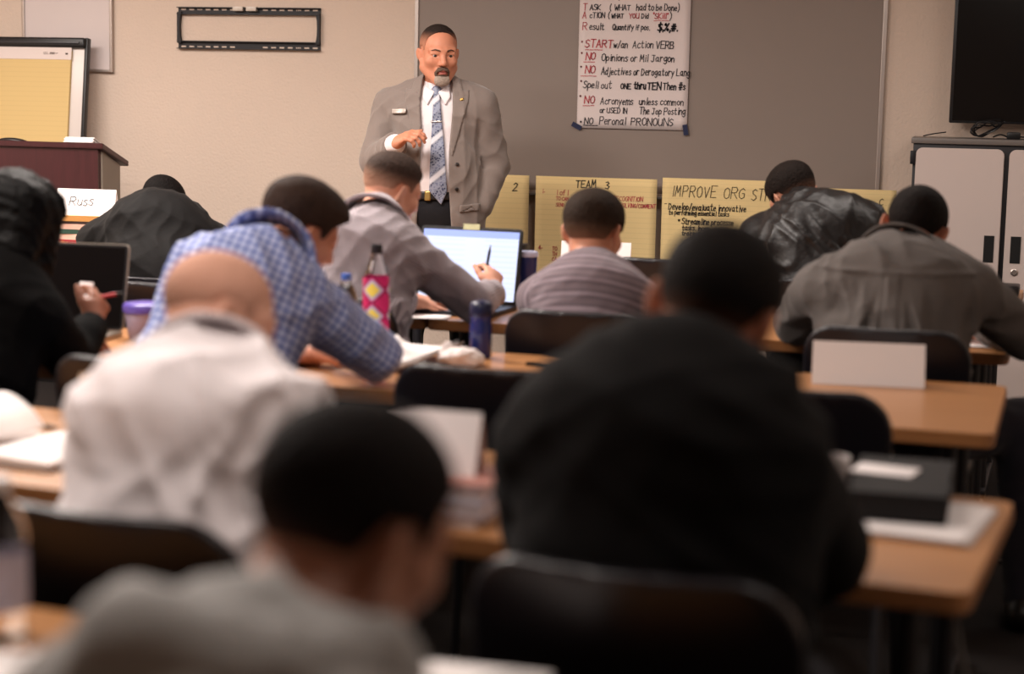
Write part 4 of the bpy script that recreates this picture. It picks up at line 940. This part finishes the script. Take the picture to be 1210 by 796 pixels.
for sg in (-1, 1): hp += [cap(W2(sg * .078, .01, .05), W2(sg * .088, .0, -.22), .034, .026, .03), cap(W2(sg * .07, .035, .085), W2(sg * .088, .03, -.10), .026, .02, .03)]
hp += [ell(W2(0, .12, -.03), (.062, .075, .115), p.H, k=.02, op='s'), wrinkle(.006, 14, (.025, .07)), wrinkle(.0022, 15, (.008, .02))]
surf('hair', hp, .005, M_lh, p.o, p.base); p.trousers(M_jean); p.shoes(M_shoe); p.eyes()
woman = p

# --- nearest man, grey hooded top, at the lower left
J = dict(pel=(-.59, 1.24, .57), che=(-.585, 1.38, .86), neck=(-.565, 1.45, .945), head=(-.535, 1.58, 1.034), shL=(-.735, 1.40, .84), shR=(-.43, 1.42, .83))
p = seated('nearest man with cropped dark hair and grey hooded top', J, 8, (34, 18, 8), dict(out=.06), dict(out=.06), hs=1.0, build=1.0, h=.006, skin='a87660')
M_hood = cloth('grey_fleece', '9c9a98', bump=.3)
p.top('hooded_top', M_hood, off=.026, amp=.007, seed=111, h=.008, wl=(.08, .2))
nk = A3(*J['neck']); 
nk = nk + A3(-.022, -.004, .022)
hd = [cap(nk + A3(-.12, .02, .0), nk + A3(-.06, -.095, .005), .042, .052, .02), cap(nk + A3(-.06, -.095, .005), nk + A3(.05, -.10, -.01), .052, .050, .02), cap(nk + A3(.05, -.10, -.01), nk + A3(.12, .01, -.015), .050, .038, .02), cap(nk + A3(-.10, -.13, -.06), nk + A3(.09, -.13, -.075), .04, .04, .03), wrinkle(.010, 17, (.06, .15))]
surf('hood', hd, .007, M_hood, p.o, p.base, uvs=hd[:3])
p.hair(hair_mat('hair_near', '1a1413', '6e4c3e'), 'short', .012, .008, .003, fade=(-.06, .02)); p.trousers(M_jean); p.shoes(M_shoe); p.eyes()

# ------------------------------------------------------------------ things on the tables
def on(r, u, v, z=TZ): x, y = rowp(r, u, v); return (x, y, z)
M_card = mat('card_stock', 'f0e9e8', .8)
def tent_card(loc, rz, w, hgt, label, m=None, dep=.07, text=None, group='folded name cards'):
    t = empty('tent_card', loc, R(rz), label, 'name card', group); m = m or M_card; th = .0012
    for s, nm in ((-1, 'front_flap'), (1, 'rear_flap')):
        f = mesh_obj(nm, [(-w / 2, s * dep / 2, 0), (w / 2, s * dep / 2, 0), (w / 2, 0, hgt), (-w / 2, 0, hgt), (-w / 2, s * (dep / 2 - th), 0), (w / 2, s * (dep / 2 - th), 0), (w / 2, 0, hgt - th * 2), (-w / 2, 0, hgt - th * 2)],
                     [(0, 1, 2, 3), (7, 6, 5, 4), (0, 4, 5, 1), (1, 5, 6, 2), (3, 2, 6, 7), (0, 3, 7, 4)], m, t)
        if text and s < 0:
            for l in ink_mesh('lettering', text, M_ink, f, .002): l.location = (0, -dep / 2, 0); l.rotation_euler = (-math.atan2(dep / 2, hgt), 0, 0)
    return t
def papers(name, loc, rz, w, d, n, label, m=None, curl=0., seed=0, cat='paper', group=None):
    """a few loose sheets lying together, slightly fanned"""
    rnd = random.Random(seed); bm = bmesh.new()
    for k in range(n):
        a = R(rnd.uniform(-5, 5)) if k else 0; ox, oy = (rnd.uniform(-.012, .012), rnd.uniform(-.012, .012)) if k else (0, 0); N = 10
        G_ = [[bm.verts.new(((x := (i / N - .5) * w) * math.cos(a) - (y := (j / N - .5) * d) * math.sin(a) + ox, x * math.sin(a) + y * math.cos(a) + oy, .001 + k * .0016 + curl * max(0, abs(i / N - .5) - .25) ** 2 * 4 + curl * .25 * (j / N) ** 2)) for i in range(N + 1)] for j in range(N + 1)]
        for j in range(N):
            for i in range(N): bm.faces.new((G_[j][i], G_[j][i + 1], G_[j + 1][i + 1], G_[j + 1][i]))
    o = bm_obj(name, bm, m or M_paper, None, True); md = o.modifiers.new('thick', 'SOLIDIFY'); md.thickness = .0008; md.offset = 1
    o.location = loc; o.rotation_euler = (0, 0, R(rz)); return tag(o, label, cat, group)

# books and the Russ card, front row left
bx, by = -3.70, 7.24; bz = TZ
BK = [('e0b030', .030, 'yellow book at the bottom of the stack by the lectern'), ('9c2a34', .028, 'red book with orange spine title in the stack by the lectern'), ('d9b6a6', .026, 'pale pink book above the red one by the lectern'),
      ('2f4a40', .020, 'dark green book in the middle of the stack by the lectern'), ('cfa898', .024, 'dusty pink book above the green one by the lectern'), ('3a2a26', .012, 'thin dark book under the tan one by the lectern'), ('c08a4e', .024, 'tan book on top of the stack by the lectern')]
for i, (col, th, lab) in enumerate(BK):
    rz = (-3, 1, -1, 3, -2, 0, 4)[i]; t = empty('book', (bx + (-.004, .004, 0, .006, -.004, 0, .005)[i], by, bz), R(rz), lab, 'book', 'books stacked beside the lectern')
    m_ = mat('book_' + col, col, .5, noise=.1, nscale=50); w, d = .125, .095
    bm = bmesh.new(); add_box(bm, (-w, -d, 0), (w, d, .002)); add_box(bm, (-w, -d, th - .002), (w, d, th)); add_box(bm, (-w, -d, 0), (w, -d + .003, th), .001); bm_obj('cover', bm, m_, t)
    box('pages', (-w + .004, -d + .002, .002), (w - .004, d - .004, th - .002), mat('page_edges', 'e8dcc6', .9), t)
    if i == 1:
        for l in ink_mesh('lettering', [('ather', -.085, th * .28, th * .5, .0022, 1.1, 0)], mat('orange_print', 'd08038', .6), t, .0015): l.location = (0, -d, 0)
    bz += th
tent_card((bx + .018, by - .02, bz), 4, .275, .115, 'white name card reading Russ on top of the book stack', text=[('Russ', -.075, .045, .042, .0026, 1.25, .12)])
tent_card((-1.335, 6.97, TZ), 4, .28, .155, 'white name card standing behind the striped shirt man')
tent_card((-.165, 4.64, TZ), 5, .285, .108, 'large blank white name card on the middle row table')
o = on(0, .06, .46); t = empty('black_box', o, -R(4), 'small flat black device at the right end of the front row table', 'device')
box('case', (-.05, -.07, 0), (.05, .07, .04), M_black, t, .006); box('lid_seam', (-.051, -.071, .022), (.051, .071, .024), M_blackrough, t)

# ---- laptops
def laptop(loc, rz, w, d, lean, label, m_case, m_screen, m_rim, rim=.012):
    t = empty('laptop', loc, R(rz), label, 'laptop', None)
    box('keyboard_base', (-w / 2, -d, 0), (w / 2, 0, .016), m_case, t, .004)
    box('keyboard', (-w / 2 + .03, -d * .55, .016), (w / 2 - .03, -.03, .018), M_black, t); box('touchpad', (-.05, -d + .02, .016), (.05, -d * .62, .0168), M_blackrough, t)
    L = Matrix.Translation((0, 0, .016)) @ Matrix.Rotation(-R(lean), 4, 'X')
    prism('lid', [(x, z + d * .5) for x, z in rrect(w, d, .014)], 0, .008, m_rim, t, L @ MXZ, .002)
    prism('screen_bezel', [(x, z + d * .5) for x, z in rrect(w - .006, d - .006, .012)], -.0015, 0, M_black, t, L @ MXZ)
    box('display', (-w / 2 + rim, -.0028, rim), (w / 2 - rim, -.0015, d - rim), m_screen, t, 0, 2, L)
    return t, L
ms = mat('lit_display', 'dfe6ff', .3); nt = ms.node_tree; b = nt.nodes['Principled BSDF']
tc = nt.nodes['Texture Coordinate']; sx = nt.nodes.new('ShaderNodeSeparateXYZ'); nt.links.new(tc.outputs['Generated'], sx.inputs[0])
wv = nmath(nt, 'MULTIPLY', stripe(nt, sx.outputs[2], .075, .3, .05), stripe(nt, sx.outputs[0], .55, .62, .03))
c = nmix(nt, nmath(nt, 'MULTIPLY', wv, .14), hexc('d6defc'), hexc('8c98cc')); c = nmix(nt, nmath(nt, 'GREATER_THAN', sx.outputs[2], .90), c, hexc('9fb0f4'))
nt.links.new(c, b.inputs['Emission Color']); b.inputs['Emission Strength'].default_value = 1.35; b.inputs['Base Color'].default_value = (.02, .02, .02, 1)
M_case = mat('dark_laptop_case', '1f1f26', .4); M_alu = mat('laptop_silver', 'b5ab9f', .35, metal=.7)
t, L = laptop((-1.575, 5.86, TZ), -6, .375, .262, 12, 'open laptop with glowing white screen in front of the standing man', M_case, ms, M_case)
box('screen_sticker', (-.03, -.006, .252), (.03, -.002, .272), mat('sticker', 'b9b890', .6, noise=.4, nscale=90), t, 0, 2, L)
t, L = laptop((-2.475, 4.74, TZ), 2, .33, .255, 12, 'open laptop with dark screen and silver rim in front of the woman', M_alu, mat('dark_display', '0e0c0d', .15), M_alu, .010)

# ---- drinks
M_clear = mat('clear_plastic', 'ffffff', .08, trans=1., ior=1.25, spec=.5)
def bottle(loc, hgt, r, cap_col, label_mat, liquid, label, l0=.3, l1=.62, kind='bottle'):
    t = empty('drink_bottle', loc, 0, label, 'bottle', None)
    prof = [(r * .85, 0), (r, .006), (r * .97, hgt * .1), (r, hgt * .2), (r * .99, hgt * .62), (r * .98, hgt * .68), (r * .72, hgt * .80), (r * .42, hgt * .89), (r * .38, hgt * .92)]
    lathe('shell', prof, M_clear, t)
    if liquid: lathe('drink', [(q[0] * .93, q[1] + .002) for q in prof[:5]], mat('drink_' + liquid, liquid, .15, spec=.6), t)
    lathe('cap', [(r * .42, hgt * .915), (r * .44, hgt * .92), (r * .44, hgt * .985), (r * .40, hgt)], mat('cap_' + cap_col, cap_col, .35), t)
    lathe('label', [(r * 1.012, hgt * l0), (r * 1.015, hgt * (l0 + l1) / 2), (r * 1.012, hgt * l1)], label_mat, t, 32, False)
    return t
mp = mat('pink_diamond_label', 'c8286e', .4); nt = mp.node_tree; b = nt.nodes['Principled BSDF']; u, v = uv_xy(nt)
du = nmath(nt, 'ABSOLUTE', nmath(nt, 'SUBTRACT', nmath(nt, 'FRACT', nmath(nt, 'ADD', nmath(nt, 'MULTIPLY', u, 3), .25)), .5)); dv = nmath(nt, 'ABSOLUTE', nmath(nt, 'SUBTRACT', nmath(nt, 'FRACT', nmath(nt, 'DIVIDE', v, .072)), .5))
dd = nmath(nt, 'ADD', du, dv); c = hexc('c41f68')
for lim, col in ((.56, '2a1a22'), (.50, 'd23b86'), (.42, 'a9b4d6'), (.30, 'e8d65e')): c = nmix(nt, nmath(nt, 'LESS_THAN', dd, lim), c, hexc(col))
nt.links.new(c, b.inputs['Base Color'])
bottle((-1.520, 4.70, TZ), .305, .037, '1a1820', mp, None, 'tall bottle with pink and yellow diamond label and black cap', .08, .70)
bottle((-1.622, 4.74, TZ), .215, .033, '3c62b4', mat('pale_blue_label', '7f9ccc', .5), None, 'small clear water bottle with blue cap beside the pink bottle', .2, .5)
bottle((-1.165, 2.03, TZ), .215, .036, 'd8d8dc', mat('white_blue_label', 'b8b8cc', .5, noise=.3, nscale=40), None, 'clear water bottle at the lower left on the nearest table', .2, .55)
t = empty('sports_bottle', (-1.222, 4.72, TZ), 0, 'dark blue drink bottle standing behind crumpled tissue', 'bottle'); t.scale = (.9, .9, .87)
lathe('body', [(.030, 0), (.034, .006), (.034, .10), (.031, .12), (.033, .135)], mat('blue_translucent', '1c2a66', .15, spec=.7), t); lathe('lid', [(.034, .135), (.035, .14), (.035, .172), (.028, .180), (.012, .184)], mat('blue_lid', '141a3c', .3), t)
t = empty('tumbler', (-1.375, 5.93, TZ), 0, 'blue plastic tumbler to the right of the lit laptop', 'tumbler')
lathe('cup', [(.026, 0), (.028, .005), (.035, .175), (.036, .18), (.033, .18), (.031, .16)], mat('blue_cup', '22306e', .25), t); lathe('lid_rim', [(.037, .178), (.0375, .19), (.034, .196), (.02, .196)], mat('clear_rim', 'b8bcd8', .2), t)
t = empty('file_box', (-1.455, 6.00, TZ), R(-6), 'black file box standing behind the lit laptop', 'box'); box('case', (-.06, -.04, 0), (.06, .04, .215), M_black, t, .005); box('spine_label', (-.03, -.0415, .05), (.03, -.04, .12), mat('dark_label', '2b282c', .6), t)
t = empty('plastic_tub', (-2.225, 4.72, TZ), 0, 'round plastic tub with purple lid on the middle row table', 'tub')
lathe('tub', [(.045, 0), (.05, .004), (.060, .075), (.061, .08)], mat('cloudy_plastic', '9a90a8', .3), t); lathe('lid', [(.064, .078), (.066, .082), (.066, .10), (.060, .106), (.0, .108)], mat('purple_lid', '5a4a9c', .3), t)
o = surf('clear_cup', [ring(A3(0, 0, 0), (0, 0, 1), .028, .036, .095, .0018), ell((0, 0, .003), (.029, .029, .003))], .0035, mat('thin_plastic', 'e4dedc', .12, trans=.55)); o.location = (-.172, 3.16, TZ); tag(o, 'clear plastic cup beside the closed black binder', 'cup')

# ---- papers, binder, pens
papers('paper_sheet', (-1.425, 4.55, TZ), -14, .23, .33, 4, 'white sheets beside the elbow of the plaid shirt man', curl=.09, seed=2)
papers('paper_sheet', (-1.66, 5.62, TZ), 6, .22, .28, 2, 'white sheet under the arm of the man at the lit laptop', seed=3)
papers('paper_sheet', (-2.42, 4.50, TZ), 12, .24, .30, 4, 'white sheets in front of the woman with the red pen', curl=.02, seed=4)
o = papers('blue_folder', (-2.31, 4.36, TZ), -12, .16, .20, 1, 'pale blue sheet at the near edge of the woman\'s papers', mat('pale_blue_paper', 'b4c4d8', .8), seed=5)
papers('paper_sheet', (-.60, 2.00, TZ), -4, .30, .20, 2, 'white sheet on the nearest table at the bottom edge', seed=6)
papers('paper_sheet', (-1.14, 1.90, TZ), 10, .14, .14, 1, 'white scrap of paper beside the lower left water bottle', seed=7)
papers('paper_sheet', (-.02, 3.10, TZ), -8, .22, .29, 6, 'white sheets sticking out from under the black binder', seed=8)
papers('paper_sheet', (.12, 5.62, TZ), 5, .22, .28, 2, 'white sheet under the right arm of the plain grey shirt man', seed=9)
papers('paper_sheet', (-.92, 5.62, TZ), 5, .24, .28, 2, 'white sheets in front of the striped shirt man', seed=10, curl=.08)
t = empty('binder', (-.045, 3.19, TZ + .012), R(-2), 'closed black binder with white card on top, right end of the table', 'binder')
m_b = mat('binder_vinyl', '100e0f', .6, spec=.3); bm = bmesh.new(); add_box(bm, (-.085, -.16, 0), (.085, .17, .004), .001); add_box(bm, (-.085, -.16, .044), (.085, .17, .048), .001); add_box(bm, (-.085, -.16, 0), (.085, -.156, .048), .001)
bm_obj('cover', bm, m_b, t); box('pages', (-.08, -.155, .004), (.08, .16, .044), mat('dark_page_block', '2a2628', .8), t)
o = box('index_card', (-.055, -.04, 0), (.055, .04, .003), M_card, None, .001); o.location = (-.075, 3.22, TZ + .0602); o.rotation_euler = (0, 0, R(-12)); tag(o, 'small white card lying on the black binder', 'card')
def pen(loc, rz, label, col, ln=.14, tilt=0, yaw3=None):
    t = empty('pen', loc, R(rz), label, 'pen', None, rot=yaw3 or (0, R(tilt), R(rz))); m_ = mat('pen_' + col, col, .35)
    tube('barrel', [(0, 0, .005), (ln * .8, 0, .005)], .0048, m_, t, 10); tube('tip', [(ln * .8, 0, .005), (ln, 0, .005)], [.0045, .001], M_black, t, 10); box('clip', (.004, -.0015, .009), (.04, .0015, .0115), m_, t)
    return t
pen((-1.07, 4.62, TZ), 12, 'black pen lying on the middle row table', '141216'); pen((-1.90, 3.38, TZ), -10, 'black pen lying beside the open book', '16120f', .12)
# tissue
o = surf('crumpled_tissue', [ell((-.03, 0, .025), (.055, .035, .028)), ell((.035, .01, .022), (.045, .04, .026)), ell((-.045, .01, .052), (.018, .015, .025)), ell((.01, -.01, .04), (.02, .03, .024)), wrinkle(.007, 33, (.018, .05)), plane((0, 0, .001), (0, 0, -1), .002)], .003, mat('tissue', 'e8dfdc', .95)); o.location = (-1.24, 4.57, TZ); o.scale = (.78, .8, .8); tag(o, 'crumpled white tissue in front of the dark blue bottle', 'tissue')
# open book on the left
def open_book(loc, rz):
    t = empty('open_book', loc, R(rz), 'thick open book with curling white pages at the left edge', 'book')
    box('cover', (-.235, -.15, 0), (.235, .15, .004), m_b, t, .001)
    for s, nm in ((-1, 'page_block'), (1, 'page_block')):
        N = 14; pr = []
        for i in range(N + 1):
            a = i / N; pr.append((s * (.003 + a * .222), .004 + .022 * math.sin(min(1, a * 1.6) * math.pi * .62) * (1 - a * .35) + (.035 * max(0, a - .55) ** 1.6 if s < 0 else 0)))
        prism(nm, [(s * .003, .004)] + pr + [(pr[-1][0], .004)], -.145, .145, M_paper, t, MXZ)
    pr = []
    pts = smooth_pts([(0, 0, .02), (-.03, 0, .055), (-.09, 0, .085), (-.15, 0, .075), (-.19, 0, .045)], 5)
    o = bmesh.new(); A = [[o.verts.new((p.x, y, p.z)) for p in pts] for y in (-.14, .14)]
    for i in range(len(pts) - 1): o.faces.new((A[0][i], A[0][i + 1], A[1][i + 1], A[1][i]))
    q = bm_obj('turning_page', o, M_paper, t, True); md = q.modifiers.new('thick', 'SOLIDIFY'); md.thickness = .0008
open_book((-1.80, 3.15, TZ), -9)
tent_card((-1.655, 3.30, TZ), 70, .12, .145, 'cream folded card standing left of the bald man', mat('cream_card', 'd9c7ae', .8), .05)
# stack with a card between the two nearest heads
sx_, sy_, sz_ = -.80, 2.88, TZ
for i, (col, th, lab) in enumerate((('b08a6a', .020, 'tan workbook at the bottom of the pile under a white card'), ('8a8fb0', .022, 'grey blue workbook in the pile under a white card'), ('d8d2da', .020, 'white workbook in the pile under a white card'), ('b07a70', .012, 'dull red workbook on top of the pile under a white card'))):
    t = empty('workbook', (sx_ + (-.005, .004, -.002, .003)[i], sy_, sz_), R(-4 + i * 2), lab, 'book', 'workbooks piled between the two nearest men'); m_ = mat('workbook_' + col, col, .6, noise=.1)
    bm = bmesh.new(); add_box(bm, (-.085, -.08, 0), (.085, .08, .0015)); add_box(bm, (-.085, -.08, th - .0015), (.085, .08, th)); add_box(bm, (-.085, .0785, 0), (.085, .08, th)); bm_obj('cover', bm, m_, t); box('pages', (-.083, -.078, .0015), (.083, .0785, th - .0015), mat('white_pages', 'd9d0d2', .9), t); sz_ += th
tent_card((sx_ - .03, sy_ + .02, sz_), -3, .17, .105, 'white name card on the pile of workbooks between the nearest men')
# pens in hands
pw = A3(*writer.J['wrR']); pen(tuple(pw + A3(-.045, .055, .045)), 0, 'dark pen held up by the man at the lit laptop', '1d1a2a', .11, 0, (0, R(-68), R(80)))
ww = A3(*woman.J['wrR']); pen(tuple(ww + A3(-.06, .075, .05)), 0, 'red pen held by the woman with long black hair', 'b8323c', .13, 0, (0, R(-12), R(-8)))
o = box('white_card', (-.022, -.002, 0), (.022, .002, .055), M_card, None, .001); o.location = tuple(ww + A3(-.075, .10, .045)); o.rotation_euler = (R(-12), 0, R(-10)); tag(o, 'small white card held by the woman with long black hair', 'card')
# cables by the right end of the rows
tag(tube('floor_cable', smooth_pts([(.27, 7.1, .006), (.31, 6.7, .006), (.26, 6.4, .006), (.33, 6.2, .006), (.29, 6.0, .006), (.24, 5.8, .006)]), .006, M_black, None, 8), 'black cable lying on the carpet past the table ends', 'cable')
t = empty('cable_connector', (.30, 6.10, .0), R(40), 'small connector with pale end on the carpet past the table ends', 'connector'); box('plug_body', (-.04, -.016, 0), (.02, .016, .024), M_black, t, .004); box('plug_tip', (.02, -.012, .004), (.055, .012, .02), mat('pale_plastic', 'c8c0b4', .5), t, .002)
tag(tube('hanging_cable', smooth_pts([(.045, 2.72, .71), (.055, 2.69, .66), (.075, 2.68, .58), (.11, 2.66, .42), (.16, 2.70, .2), (.2, 2.8, .008), (.3, 3.0, .006)]), .005, mat('grey_cable', '5a5450', .5), None, 8), 'grey cable hanging from the table beside its metal legs', 'cable')
